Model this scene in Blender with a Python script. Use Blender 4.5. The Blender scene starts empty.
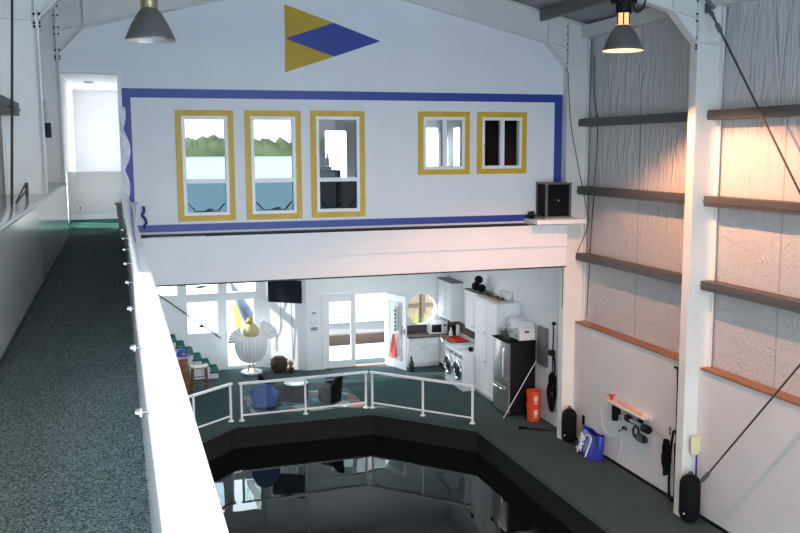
import bpy, bmesh, math, random
from mathutils import Vector, Matrix, noise
random.seed(7)
PI = math.pi
sc = bpy.context.scene
COL = sc.collection

# ------------------------------------------------------------------ materials
def new_mat(name):
    m = bpy.data.materials.new(name); m.use_nodes = True
    nt = m.node_tree; nt.nodes.clear()
    out = nt.nodes.new('ShaderNodeOutputMaterial')
    b = nt.nodes.new('ShaderNodeBsdfPrincipled')
    nt.links.new(b.outputs[0], out.inputs[0])
    return m, nt, b

def mat(name, col, rough=.5, metal=0., var=.06, scale=6., bump=0., bscale=60., spec=.5, coat=0., emit=0., trans=0., ior=1.45):
    """painted / plastic / metal surface with slight noise in its colour and relief"""
    m, nt, b = new_mat(name)
    N, L = nt.nodes.new, nt.links.new
    tc = N('ShaderNodeTexCoord')
    nz = N('ShaderNodeTexNoise'); nz.inputs['Scale'].default_value = scale; nz.inputs['Detail'].default_value = 4
    L(tc.outputs['Object'], nz.inputs['Vector'])
    rp = N('ShaderNodeValToRGB')
    rp.color_ramp.elements[0].position = .3; rp.color_ramp.elements[1].position = .7
    rp.color_ramp.elements[0].color = (*[c*(1-var) for c in col], 1)
    rp.color_ramp.elements[1].color = (*[min(1, c*(1+var)) for c in col], 1)
    L(nz.outputs[0], rp.inputs[0]); L(rp.outputs[0], b.inputs['Base Color'])
    b.inputs['Roughness'].default_value = rough; b.inputs['Metallic'].default_value = metal
    b.inputs['Specular IOR Level'].default_value = spec
    b.inputs['Coat Weight'].default_value = coat; b.inputs['Coat Roughness'].default_value = .1
    b.inputs['IOR'].default_value = ior
    b.inputs['Transmission Weight'].default_value = trans
    if emit:
        b.inputs['Emission Color'].default_value = (*col, 1); b.inputs['Emission Strength'].default_value = emit
    if bump:
        n2 = N('ShaderNodeTexNoise'); n2.inputs['Scale'].default_value = bscale; n2.inputs['Detail'].default_value = 3
        L(tc.outputs['Object'], n2.inputs['Vector'])
        bp = N('ShaderNodeBump'); bp.inputs['Strength'].default_value = bump; bp.inputs['Distance'].default_value = .02
        L(n2.outputs[0], bp.inputs['Height']); L(bp.outputs[0], b.inputs['Normal'])
    return m

def carpet_mat(name, dark, light, scale=150.):
    m, nt, b = new_mat(name); N, L = nt.nodes.new, nt.links.new
    tc = N('ShaderNodeTexCoord')
    n1 = N('ShaderNodeTexNoise'); n1.inputs['Scale'].default_value = scale; n1.inputs['Detail'].default_value = 2
    n2 = N('ShaderNodeTexNoise'); n2.inputs['Scale'].default_value = 1.6; n2.inputs['Detail'].default_value = 3
    L(tc.outputs['Object'], n1.inputs['Vector']); L(tc.outputs['Object'], n2.inputs['Vector'])
    rp = N('ShaderNodeValToRGB'); rp.color_ramp.elements[0].position = .38; rp.color_ramp.elements[1].position = .66
    rp.color_ramp.elements[0].color = (*dark, 1); rp.color_ramp.elements[1].color = (*light, 1)
    L(n1.outputs[0], rp.inputs[0])
    mx = N('ShaderNodeMix'); mx.data_type = 'RGBA'; mx.blend_type = 'MULTIPLY'; mx.inputs[0].default_value = .55
    r2 = N('ShaderNodeValToRGB'); r2.color_ramp.elements[0].color = (.55, .55, .55, 1); r2.color_ramp.elements[1].color = (1.2, 1.2, 1.2, 1)
    L(n2.outputs[0], r2.inputs[0]); L(rp.outputs[0], mx.inputs[6]); L(r2.outputs[0], mx.inputs[7])
    L(mx.outputs[2], b.inputs['Base Color'])
    b.inputs['Roughness'].default_value = .95; b.inputs['Specular IOR Level'].default_value = .15
    bp = N('ShaderNodeBump'); bp.inputs['Strength'].default_value = .5; bp.inputs['Distance'].default_value = .01
    L(n1.outputs[0], bp.inputs['Height']); L(bp.outputs[0], b.inputs['Normal'])
    return m

def insulation_mat(name, col):
    """white vinyl faced batts: long diagonal pull wrinkles and crumples"""
    m, nt, b = new_mat(name); N, L = nt.nodes.new, nt.links.new
    tc = N('ShaderNodeTexCoord')
    mp = N('ShaderNodeMapping'); mp.inputs['Rotation'].default_value = (math.radians(-38), 0, 0); mp.inputs['Scale'].default_value = (1, 2.2, .38)
    L(tc.outputs['Object'], mp.inputs[0])
    n1 = N('ShaderNodeTexNoise'); n1.inputs['Scale'].default_value = 2.4; n1.inputs['Detail'].default_value = 2; n1.inputs['Distortion'].default_value = .7
    L(mp.outputs[0], n1.inputs['Vector'])
    n2 = N('ShaderNodeTexNoise'); n2.inputs['Scale'].default_value = 9; n2.inputs['Detail'].default_value = 6; n2.inputs['Distortion'].default_value = 1.2
    L(tc.outputs['Object'], n2.inputs['Vector'])
    # ridged noise for creases
    sb = N('ShaderNodeMath'); sb.operation = 'SUBTRACT'; sb.inputs[1].default_value = .5; L(n1.outputs[0], sb.inputs[0])
    ab = N('ShaderNodeMath'); ab.operation = 'ABSOLUTE'; L(sb.outputs[0], ab.inputs[0])
    s2 = N('ShaderNodeMath'); s2.operation = 'SUBTRACT'; s2.inputs[1].default_value = .5; L(n2.outputs[0], s2.inputs[0])
    a2 = N('ShaderNodeMath'); a2.operation = 'ABSOLUTE'; L(s2.outputs[0], a2.inputs[0])
    sx = N('ShaderNodeSeparateXYZ'); L(tc.outputs['Object'], sx.inputs[0])
    mr = N('ShaderNodeMapRange'); mr.inputs[1].default_value = 3.2; mr.inputs[2].default_value = 5.6; L(sx.outputs[2], mr.inputs[0])
    mx = N('ShaderNodeMix'); mx.data_type = 'FLOAT'; L(mr.outputs[0], mx.inputs[0]); L(a2.outputs[0], mx.inputs[2]); L(ab.outputs[0], mx.inputs[3])
    bp = N('ShaderNodeBump'); bp.inputs['Strength'].default_value = .8; bp.inputs['Distance'].default_value = .12
    L(mx.outputs[0], bp.inputs['Height']); L(bp.outputs[0], b.inputs['Normal'])
    # vertical seams every 1.2 m
    wv = N('ShaderNodeMath'); wv.operation = 'FRACT'
    dv = N('ShaderNodeMath'); dv.operation = 'MULTIPLY_ADD'; dv.inputs[1].default_value = 1/1.75; dv.inputs[2].default_value = .34
    L(sx.outputs[1], dv.inputs[0]); L(dv.outputs[0], wv.inputs[0])
    lt = N('ShaderNodeMath'); lt.operation = 'LESS_THAN'; lt.inputs[1].default_value = .018; L(wv.outputs[0], lt.inputs[0])
    cm = N('ShaderNodeMix'); cm.data_type = 'RGBA'; L(lt.outputs[0], cm.inputs[0])
    rp = N('ShaderNodeValToRGB'); rp.color_ramp.elements[0].color = (*[c*1.03 for c in col], 1); rp.color_ramp.elements[1].color = (*[c*.98 for c in col], 1)
    rp.color_ramp.elements[1].position = .3
    L(mx.outputs[0], rp.inputs[0]); L(rp.outputs[0], cm.inputs[6]); cm.inputs[7].default_value = (*[c*.72 for c in col], 1)
    L(cm.outputs[2], b.inputs['Base Color'])
    b.inputs['Roughness'].default_value = .5; b.inputs['Specular IOR Level'].default_value = .3
    return m

def glass_mat(name, tint=(1, 1, 1), refl=.08, rough=0., rcol=(1, 1, 1), k=.96):
    """thin window glass: see-through with a share of mirror reflection"""
    m = bpy.data.materials.new(name); m.use_nodes = True; nt = m.node_tree; nt.nodes.clear()
    N, L = nt.nodes.new, nt.links.new
    out = N('ShaderNodeOutputMaterial'); tr = N('ShaderNodeBsdfTransparent'); gl = N('ShaderNodeBsdfGlossy')
    tr.inputs[0].default_value = (*tint, 1); gl.inputs['Roughness'].default_value = rough; gl.inputs['Color'].default_value = (*rcol, 1)
    lw = N('ShaderNodeLayerWeight'); lw.inputs[0].default_value = .5
    pw = N('ShaderNodeMath'); pw.operation = 'POWER'; pw.inputs[1].default_value = 5; L(lw.outputs[1], pw.inputs[0])
    ad = N('ShaderNodeMath'); ad.operation = 'ADD'; ad.use_clamp = True; ad.inputs[1].default_value = .04+refl
    ml = N('ShaderNodeMath'); ml.operation = 'MULTIPLY'; ml.inputs[1].default_value = k; L(pw.outputs[0], ml.inputs[0]); L(ml.outputs[0], ad.inputs[0])
    mx = N('ShaderNodeMixShader'); L(ad.outputs[0], mx.inputs[0]); L(tr.outputs[0], mx.inputs[1]); L(gl.outputs[0], mx.inputs[2])
    L(mx.outputs[0], out.inputs[0])
    return m

def water_mat(name):
    m, nt, b = new_mat(name); N, L = nt.nodes.new, nt.links.new
    b.inputs['Base Color'].default_value = (.004, .006, .007, 1); b.inputs['Roughness'].default_value = .015; b.inputs['IOR'].default_value = 1.33
    tc = N('ShaderNodeTexCoord'); nz = N('ShaderNodeTexNoise'); nz.inputs['Scale'].default_value = 1.3; nz.inputs['Detail'].default_value = 2
    L(tc.outputs['Object'], nz.inputs['Vector'])
    bp = N('ShaderNodeBump'); bp.inputs['Strength'].default_value = .06; bp.inputs['Distance'].default_value = .05
    L(nz.outputs[0], bp.inputs['Height']); L(bp.outputs[0], b.inputs['Normal'])
    return m

def wood_mat(name, c1, c2, scale=8., axis=2):
    m, nt, b = new_mat(name); N, L = nt.nodes.new, nt.links.new
    tc = N('ShaderNodeTexCoord'); mp = N('ShaderNodeMapping')
    s = [6, 6, 6]; s[axis] = .6; mp.inputs['Scale'].default_value = s
    L(tc.outputs['Object'], mp.inputs[0])
    nz = N('ShaderNodeTexNoise'); nz.inputs['Scale'].default_value = scale; nz.inputs['Detail'].default_value = 5
    L(mp.outputs[0], nz.inputs['Vector'])
    rp = N('ShaderNodeValToRGB'); rp.color_ramp.elements[0].position = .3; rp.color_ramp.elements[1].position = .7
    rp.color_ramp.elements[0].color = (*c1, 1); rp.color_ramp.elements[1].color = (*c2, 1)
    L(nz.outputs[0], rp.inputs[0]); L(rp.outputs[0], b.inputs['Base Color']); b.inputs['Roughness'].default_value = .5
    return m

def stripe_mat(name, c1, c2, period, axis=2, frac=.12, rough=.6):
    m, nt, b = new_mat(name); N, L = nt.nodes.new, nt.links.new
    tc = N('ShaderNodeTexCoord'); sx = N('ShaderNodeSeparateXYZ'); L(tc.outputs['Object'], sx.inputs[0])
    mu = N('ShaderNodeMath'); mu.operation = 'MULTIPLY'; mu.inputs[1].default_value = 1/period; L(sx.outputs[axis], mu.inputs[0])
    fr = N('ShaderNodeMath'); fr.operation = 'FRACT'; L(mu.outputs[0], fr.inputs[0])
    lt = N('ShaderNodeMath'); lt.operation = 'LESS_THAN'; lt.inputs[1].default_value = frac; L(fr.outputs[0], lt.inputs[0])
    mx = N('ShaderNodeMix'); mx.data_type = 'RGBA'; L(lt.outputs[0], mx.inputs[0]); mx.inputs[6].default_value = (*c1, 1); mx.inputs[7].default_value = (*c2, 1)
    L(mx.outputs[2], b.inputs['Base Color']); b.inputs['Roughness'].default_value = rough
    return m

def patch_mat(name, cols, scale):
    """blocky patchwork of a few colours (rug, printed bag)"""
    m, nt, b = new_mat(name); N, L = nt.nodes.new, nt.links.new
    tc = N('ShaderNodeTexCoord'); vo = N('ShaderNodeTexVoronoi'); vo.inputs['Scale'].default_value = scale
    L(tc.outputs['Object'], vo.inputs['Vector'])
    sp = N('ShaderNodeSeparateColor'); L(vo.outputs['Color'], sp.inputs[0])
    rp = N('ShaderNodeValToRGB'); rp.color_ramp.interpolation = 'CONSTANT'
    while len(rp.color_ramp.elements) < len(cols): rp.color_ramp.elements.new(.5)
    for i, c in enumerate(cols):
        rp.color_ramp.elements[i].position = i/len(cols); rp.color_ramp.elements[i].color = (*c, 1)
    L(sp.outputs[0], rp.inputs[0]); L(rp.outputs[0], b.inputs['Base Color']); b.inputs['Roughness'].default_value = .8
    return m

M = {}
M['white'] = mat('white_wall_paint', (.80, .80, .805), .55, var=.02, scale=1.5, bump=.05, bscale=120)
M['white_lower'] = mat('cool_white_wall_paint', (.80, .825, .84), .5, var=.02, scale=1.5)
M['wains'] = mat('wainscot_white_paint', (.70, .69, .68), .4, var=.03, scale=2)
M['gloss'] = mat('gloss_white_paint', (.84, .83, .82), .16, var=.015, scale=2, coat=.6)
M['trimw'] = mat('trim_white', (.82, .83, .84), .35, var=.02)
M['blue'] = mat('blue_paint', (.022, .048, .29), .4, var=.06, scale=3)
M['yellow'] = mat('yellow_paint', (.66, .40, .02), .45, var=.10, scale=7)
M['gold'] = mat('flag_yellow', (.55, .34, .015), .5, var=.05)
M['steel'] = mat('cream_steel_primer', (.66, .64, .58), .4, var=.04, scale=3)
M['steelw'] = mat('white_steel_paint', (.77, .75, .70), .35, var=.03, scale=3)
M['girt'] = mat('galvanised_grey_steel', (.095, .095, .093), .5, metal=.1, var=.10, scale=5)
M['purlin'] = mat('dark_steel', (.16, .16, .16), .5, metal=.3, var=.1)
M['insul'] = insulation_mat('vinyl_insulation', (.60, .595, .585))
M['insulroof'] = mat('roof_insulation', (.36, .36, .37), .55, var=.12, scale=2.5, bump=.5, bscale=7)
M['carpet'] = carpet_mat('green_deck_carpet', (.029, .053, .053), (.080, .125, .125), 90)
M['carpetup'] = carpet_mat('green_speckled_carpet', (.014, .032, .029), (.15, .19, .18), 110)
M['carpetgreen'] = carpet_mat('bright_green_carpet', (.012, .075, .055), (.04, .15, .115), 90)
M['fascia'] = mat('pool_edge_black', (.006, .008, .009), .9, var=.2)
M['black'] = mat('black_plastic', (.008, .008, .009), .45, var=.1, spec=.2)
M['blackm'] = mat('black_matte', (.006, .006, .007), .8, var=.15, spec=.15, bump=.2, bscale=120)
M['rubber'] = mat('black_rubber', (.012, .012, .012), .6, var=.2)
M['dark'] = mat('dark_interior', (.035, .033, .032), .7, var=.2)
M['brown'] = mat('brown_interior', (.09, .06, .045), .7, var=.25, scale=3)
M['capwood'] = wood_mat('brown_cap_wood', (.22, .10, .045), (.36, .18, .09), 8, 1)
M['paleshelf'] = wood_mat('pale_shelf_wood', (.66, .58, .53), (.76, .68, .62), 6, 1)
M['wood'] = wood_mat('oak_brown', (.13, .05, .022), (.30, .14, .07), 8, 2)
M['seatwood'] = wood_mat('worn_seat_wood', (.38, .24, .16), (.55, .40, .30), 8, 0)
M['timber'] = wood_mat('brown_timber', (.035, .016, .007), (.07, .034, .015), 6, 0)
M['fence'] = wood_mat('tan_fence_wood', (.16, .105, .055), (.24, .165, .09), 6, 2)
M['stainless'] = mat('stainless_steel', (.50, .49, .47), .28, metal=.9, var=.05, scale=3)
M['chrome'] = mat('chrome', (.75, .75, .76), .12, metal=1, var=.02)
M['grey'] = mat('grey_plastic', (.36, .36, .35), .5, var=.05)
M['greyd'] = mat('grey_panel', (.12, .125, .13), .45, var=.05)
M['lampgrey'] = mat('lamp_aluminium', (.20, .20, .19), .4, metal=.6, var=.1)
M['lampin'] = mat('lamp_reflector_inside', (.8, .78, .72), .3, metal=.5, var=.02)
M['lampglow'] = mat('lamp_reflector_lit', (1., .62, .30), .4, emit=1.6)
M['lampneck'] = mat('lamp_neck_lit', (1., .50, .18), .4, emit=1.1, var=.35, scale=30)
M['neckoff'] = mat('lamp_neck_brass', (.42, .33, .2), .35, metal=.7, var=.3, scale=30)
M['bulb'] = mat('lit_bulb', (1., .72, .45), .4, emit=9.)
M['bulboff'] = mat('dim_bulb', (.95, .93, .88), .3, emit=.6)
M['appl'] = mat('appliance_white', (.78, .79, .80), .25, var=.015, coat=.3)
M['cab'] = mat('cabinet_white', (.78, .80, .80), .4, var=.02)
M['counter'] = mat('brown_counter', (.085, .065, .055), .3, var=.2, scale=20)
M['red'] = mat('red_enamel', (.55, .045, .02), .35, var=.05)
M['orange'] = mat('orange_bucket_plastic', (.72, .075, .02), .4, var=.05)
M['orangerod'] = mat('orange_rod', (.70, .33, .16), .4)
M['redcloth'] = mat('red_cloth', (.80, .16, .13), .8, var=.15)
M['bluebag'] = mat('glossy_blue_vinyl', (.022, .04, .33), .22, var=.15, scale=8, bump=.5, bscale=14)
M['bagprint'] = patch_mat('white_print', [(.022, .04, .33), (.8, .8, .8), (.1, .12, .4), (.75, .75, .75)], 26)
M['webbing'] = mat('white_webbing', (.78, .76, .72), .7)
M['bluehat'] = mat('blue_cloth', (.03, .09, .45), .7)
M['chairblue'] = mat('blue_upholstery', (.06, .12, .38), .55, var=.08)  # blue window glare on the balustrade glass, put into the shell colour
M['tabletop'] = mat('white_table_top', (.85, .85, .84), .2, coat=.4)
M['rug'] = patch_mat('patterned_rug', [(.05, .12, .14), (.13, .28, .32), (.30, .10, .07), (.42, .46, .44), (.06, .10, .12)], 3.2)
M['bird'] = mat('white_feathers', (.82, .83, .83), .6, var=.04)
M['birdgold'] = mat('pale_gold', (.58, .50, .24), .45, var=.12)
M['birdhead'] = mat('gold_head', (.62, .38, .07), .4, var=.15)
M['wicker'] = mat('dark_brown_wicker', (.05, .03, .022), .6, var=.4, scale=30, bump=.8, bscale=40)
M['leafgold'] = mat('gold_leaves', (.50, .27, .06), .5, var=.3, scale=20)
M['leaf'] = mat('yellow_green_blades', (.30, .32, .03), .5, var=.3, scale=10)
M['bottle'] = mat('dark_green_bottle', (.012, .02, .012), .15, coat=.5)
M['binp'] = mat('grey_bin_plastic', (.56, .56, .55), .4, var=.03)
M['paddle'] = mat('cream_paddle_blade', (.72, .68, .38), .4, var=.05)
M['navy'] = mat('navy_shaft', (.02, .03, .22), .35)
M['cable'] = mat('dark_steel_cable', (.07, .065, .06), .5, metal=.4)
M['ext_ground'] = mat('white_patio', (.55, .54, .52), .8, var=.04, scale=1)
M['terrace'] = mat('grey_terrace', (.13, .127, .122), .8, var=.08, scale=1)
M['siding'] = stripe_mat('white_lap_siding', (.50, .49, .46), (.25, .24, .22), .2, 2, .1)
M['tree'] = mat('far_tree_green', (.13, .17, .075), .9, var=.5, scale=.04)
M['glass'] = glass_mat('clear_glass', (.97, .99, .98), 0)
M['railglass'] = glass_mat('balustrade_glass', (.82, .90, .90), -.025, 0, (1, 1, 1), .3)
M['lakeglass'] = glass_mat('reflective_window_glass', (.12, .14, .15), .13)
M['lakescreen'] = glass_mat('reflective_screened_glass', (.10, .14, .16), .02, .02, (.6, .88, .95))
M['winglass'] = glass_mat('window_glass', (.9, .92, .92), -.03)
M['darkglass'] = glass_mat('screened_window_glass', (.18, .18, .18), -.035)
M['clear'] = glass_mat('clear_bowl_glass', (.80, .82, .82), .12)
M['plastic'] = mat('crinkled_white_plastic', (.85, .87, .92), .2, bump=.8, bscale=20)
M['water'] = water_mat('dark_pool_water')
M['lake'] = mat('rippled_lake', (.42, .55, .62), .3, bump=.6, bscale=1.5)
M['screen'] = mat('tv_screen', (.012, .012, .02), .25, spec=.25)
M['kayak'] = mat('blue_kayak', (.015, .035, .075), .35)
M['yellowboard'] = mat('yellow_board', (.5, .40, .05), .4)

# ------------------------------------------------------------------ mesh builder
def chain_matrix(o):
    m = o.matrix_basis.copy()
    while o.parent:
        o = o.parent; m = o.matrix_basis @ m
    return m

class MB:
    def __init__(s): s.bm = bmesh.new()
    def box(s, x0, x1, y0, y1, z0, z1, bev=0., mtx=None):
        r = bmesh.ops.create_cube(s.bm, size=1)
        v = r['verts']
        for p in v: p.co = Vector(((x0+x1)/2+p.co.x*(x1-x0), (y0+y1)/2+p.co.y*(y1-y0), (z0+z1)/2+p.co.z*(z1-z0)))
        if mtx is not None: bmesh.ops.transform(s.bm, matrix=mtx, verts=v)
        if bev:
            es = list({e for p in v for e in p.link_edges})
            bmesh.ops.bevel(s.bm, geom=es, offset=bev, segments=2, affect='EDGES', profile=.6)
        return s
    def prism(s, poly, axis, a, b):
        """polygon in the two other axes, extruded along axis 'x','y','z' from a to b"""
        def P(u, v, w):
            return {'x': (w, u, v), 'y': (u, w, v), 'z': (u, v, w)}[axis]
        lo = [s.bm.verts.new(P(u, v, a)) for u, v in poly]; hi = [s.bm.verts.new(P(u, v, b)) for u, v in poly]
        n = len(poly); fs = [s.bm.faces.new(lo), s.bm.faces.new(hi)]
        for i in range(n): fs.append(s.bm.faces.new((lo[i], lo[(i+1) % n], hi[(i+1) % n], hi[i])))
        bmesh.ops.recalc_face_normals(s.bm, faces=fs)
        return s
    def lathe(s, prof, c=(0, 0, 0), n=24, mtx=None, squash=(1, 1)):
        """profile [(r, z)...] round the vertical axis at c"""
        rings = []; new = []
        for r, z in prof:
            if r < 1e-6:
                rings.append([s.bm.verts.new((0, 0, z))])
            else:
                rings.append([s.bm.verts.new((r*math.cos(2*PI*i/n)*squash[0], r*math.sin(2*PI*i/n)*squash[1], z)) for i in range(n)])
            new += rings[-1]
        fs = []
        for A, B in zip(rings, rings[1:]):
            for i in range(n):
                j = (i+1) % n
                if len(A) == 1 and len(B) == 1: continue
                if len(A) == 1: fs.append(s.bm.faces.new((A[0], B[i], B[j])))
                elif len(B) == 1: fs.append(s.bm.faces.new((A[i], A[j], B[0])))
                else: fs.append(s.bm.faces.new((A[i], A[j], B[j], B[i])))
        bmesh.ops.recalc_face_normals(s.bm, faces=fs)
        T = Matrix.Translation(c)
        if mtx is not None: T = T @ mtx
        bmesh.ops.transform(s.bm, matrix=T, verts=new)
        return s
    def tube(s, pts, r, n=8, smooth=0, caps=True):
        pts = [Vector(p) for p in pts]
        if smooth: pts = catmull(pts, smooth)
        R = r if isinstance(r, (list, tuple)) else [r]*len(pts)
        if len(R) != len(pts): R = [R[min(len(R)-1, int(i/(len(pts)-1)*(len(R)-1)+.5))] for i in range(len(pts))]
        rings = []; up = None
        for i, p in enumerate(pts):
            t = (pts[min(i+1, len(pts)-1)]-pts[max(i-1, 0)]).normalized()
            if up is None:
                up = Vector((0, 0, 1)) if abs(t.z) < .9 else Vector((1, 0, 0))
            x = t.cross(up); x = x.normalized() if x.length > 1e-5 else t.orthogonal().normalized()
            y = x.cross(t).normalized(); up = y
            rings.append([s.bm.verts.new(p+(x*math.cos(2*PI*k/n)+y*math.sin(2*PI*k/n))*R[i]) for k in range(n)])
        fs = []
        for A, B in zip(rings, rings[1:]):
            for k in range(n): fs.append(s.bm.faces.new((A[k], A[(k+1) % n], B[(k+1) % n], B[k])))
        if caps: fs += [s.bm.faces.new(rings[0]), s.bm.faces.new(rings[-1])]
        bmesh.ops.recalc_face_normals(s.bm, faces=fs)
        return s
    def ball(s, c, r, sub=2, sc_=(1, 1, 1)):
        q = bmesh.ops.create_icosphere(s.bm, subdivisions=sub, radius=r)
        for v in q['verts']: v.co = Vector((c[0]+v.co.x*sc_[0], c[1]+v.co.y*sc_[1], c[2]+v.co.z*sc_[2]))
        return s
    def grid(s, fn, nu, nv, close_u=False):
        V = [[s.bm.verts.new(fn(i/nu, j/nv)) for j in range(nv+1)] for i in range(nu+(0 if close_u else 1))]
        fs = []
        for i in range(nu):
            A = V[i]; B = V[(i+1) % len(V)]
            for j in range(nv): fs.append(s.bm.faces.new((A[j], B[j], B[j+1], A[j+1])))
        bmesh.ops.recalc_face_normals(s.bm, faces=fs)
        return s
    def face(s, pts):
        s.bm.faces.new([s.bm.verts.new(p) for p in pts]); return s
    def solid(s, t):
        bmesh.ops.solidify(s.bm, geom=s.bm.faces[:], thickness=t); return s
    def build(s, name, material, parent=None, world=True, ang=.6):
        bm = s.bm
        bm.normal_update()
        for f in bm.faces: f.smooth = True
        for e in bm.edges:
            e.smooth = len(e.link_faces) == 2 and e.calc_face_angle(9) < ang
        if parent is not None and world:
            bm.transform(chain_matrix(parent).inverted())
        me = bpy.data.meshes.new(name); bm.to_mesh(me); bm.free()
        me.materials.append(M[material])
        o = bpy.data.objects.new(name, me); COL.objects.link(o)
        if parent is not None: o.parent = parent
        return o

def catmull(pts, k):
    out = []
    for i in range(len(pts)-1):
        p0, p1, p2, p3 = pts[max(i-1, 0)], pts[i], pts[i+1], pts[min(i+2, len(pts)-1)]
        for j in range(k):
            t = j/k
            out.append(.5*((2*p1)+(p2-p0)*t+(2*p0-5*p1+4*p2-p3)*t*t+(3*p1-p0-3*p2+p3)*t*t*t))
    return out+[pts[-1]]

def tag(o, label=None, cat=None, group=None, kind=None):
    if label: o['label'] = label
    if cat: o['category'] = cat
    if group: o['group'] = group
    if kind: o['kind'] = kind
    return o
def thing(name, label, cat, loc=(0, 0, 0), rotz=0., group=None):
    o = bpy.data.objects.new(name, None); COL.objects.link(o)
    o.location = loc; o.rotation_euler = (0, 0, rotz); o.empty_display_size = .1
    return tag(o, label, cat, group)
def struct(name, mb, material, label=None, cat=None, parent=None):
    o = mb.build(name, material, parent)
    if parent is None: tag(o, label or name.replace('_', ' '), cat or name.split('_')[0], None, 'structure')
    return o
def dup(root, loc, rotz=None, label=None):
    r = root.copy(); COL.objects.link(r); r.location = loc
    if rotz is not None: r.rotation_euler = (0, 0, rotz)
    if label: r['label'] = label
    for ch in list(root.children):
        c = ch.copy(); COL.objects.link(c); c.parent = r
        for g in list(ch.children):
            d = g.copy(); COL.objects.link(d); d.parent = c
    return r
def Rz(a, c=(0, 0, 0)):
    return Matrix.Translation(c) @ Matrix.Rotation(a, 4, 'Z') @ Matrix.Translation(-Vector(c))

def wall_cells(mb, axis, a, b, u0, u1, z0, z1, holes):
    """a wall slab normal to axis, thickness a..b, with rectangular holes (u0,u1,z0,z1)"""
    us = sorted({u0, u1, *[h[0] for h in holes], *[h[1] for h in holes]}); zs = sorted({z0, z1, *[h[2] for h in holes], *[h[3] for h in holes]})
    us = [u for u in us if u0 <= u <= u1]; zs = [z for z in zs if z0 <= z <= z1]
    for i in range(len(us)-1):
        run = None
        cells = []
        for j in range(len(zs)-1):
            cu, cz = (us[i]+us[i+1])/2, (zs[j]+zs[j+1])/2
            solid = not any(h[0] < cu < h[1] and h[2] < cz < h[3] for h in holes)
            if solid:
                if run is None: run = [zs[j], zs[j+1]]
                else: run[1] = zs[j+1]
            if not solid or j == len(zs)-2:
                if run: cells.append(run)
                run = None
        for c0, c1 in cells:
            if axis == 'y': mb.box(us[i], us[i+1], a, b, c0, c1)
            else: mb.box(a, b, us[i], us[i+1], c0, c1)
    return mb

# ------------------------------------------------------------------ camera (at eye height 1.35 m above the gallery carpet)
EYE = 5.61
cam = bpy.data.cameras.new('camera'); co = bpy.data.objects.new('camera', cam); COL.objects.link(co)
yaw, pitch, roll = 0.304607557, 0.130251124, -0.00469400037
fw = Vector((math.sin(yaw)*math.cos(pitch), math.cos(yaw)*math.cos(pitch), -math.sin(pitch)))
r0 = Vector((math.cos(yaw), -math.sin(yaw), 0)); u0 = r0.cross(fw)
rr = r0*math.cos(roll)+u0*math.sin(roll); uu = rr.cross(fw)
mw = Matrix((rr, uu, -fw)).transposed().to_4x4(); mw.translation = (0, 0, EYE)
co.matrix_world = mw
cam.sensor_width = 36; cam.lens = 896.845/800*36; cam.clip_start = .05; cam.clip_end = 1500
sc.camera = co

# ================================================================== SETTING
YB = 15.3                     # gallery end wall
# --- pool deck
deck = [(-1.26, 22.9), (-1.26, -5), (.2, -5), (.2, 16.05), (1.2, 17.04), (2.12, 18.0), (5.02, 18.0), (6.7, 16.22), (6.7, -5), (8.6, -5), (8.6, 22.9)]
mb = MB(); mb.prism(deck, 'z', -.05, 0)
es = [e for e in mb.bm.edges if all(abs(v.co.z) < 1e-5 for v in e.verts) and all(-1 < v.co.x < 8 and v.co.y < 20 for v in e.verts)]
bmesh.ops.bevel(mb.bm, geom=es, offset=.03, segments=3, affect='EDGES')
struct('floor', mb, 'carpet', 'dark green carpeted deck around the indoor boat slip', 'floor')
fas = [(x, y) for x, y in deck]
struct('pool_fascia', MB().prism([(-1.2, 22.8), (-1.2, -4.9), (.17, -4.9), (.17, 16.06), (1.18, 17.06), (2.11, 18.03), (5.03, 18.03), (6.73, 16.23), (6.73, -4.9), (8.5, -4.9), (8.5, 22.8)], 'z', -.9, -.05),
       'fascia', 'black side of the deck above the water of the slip', 'deck edge')
struct('water', MB().face([(-1.3, -6, -.49), (8.6, -6, -.49), (8.6, 18.6, -.49), (-1.3, 18.6, -.49)]), 'water', 'still black water in the boat slip', 'water')

struct('lake', MB().face([(-1200, -1200, -.5), (1200, -1200, -.5), (1200, -6, -.5), (-1200, -6, -.5)]), 'lake', 'pale rippled lake outside the open end', 'lake')
# --- gallery (catwalk)
struct('gallery_floor', MB().box(-.76, .066, -4, 14.42, 4.10, 4.26).box(-.76, .30, 14.42, YB+.02, 4.10, 4.26), 'carpetup', 'speckled green carpet along the upper gallery', 'floor')
struct('corridor_floor', MB().box(-.9, .13, YB+.02, 22.85, 4.10, 4.262), 'carpetgreen', 'green carpet beyond the doorway at the gallery end', 'floor')
struct('baseboard_left', MB().box(-.76, -.745, -4, YB, 4.26, 4.29), 'dark', 'thin dark strip at the foot of the left half wall', 'baseboard')
mb = MB(); mb.box(-1.24, -.76, -4, YB-.02, 3.9, 5.07)
struct('wall_left_half', mb, 'gloss', 'white half wall along the left side of the gallery', 'wall')
struct('trim_1', MB().box(-1.26, -.745, -4, YB-.02, 5.07, 5.11, .008), 'gloss', 'white cap board on the left half wall', 'trim')
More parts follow.
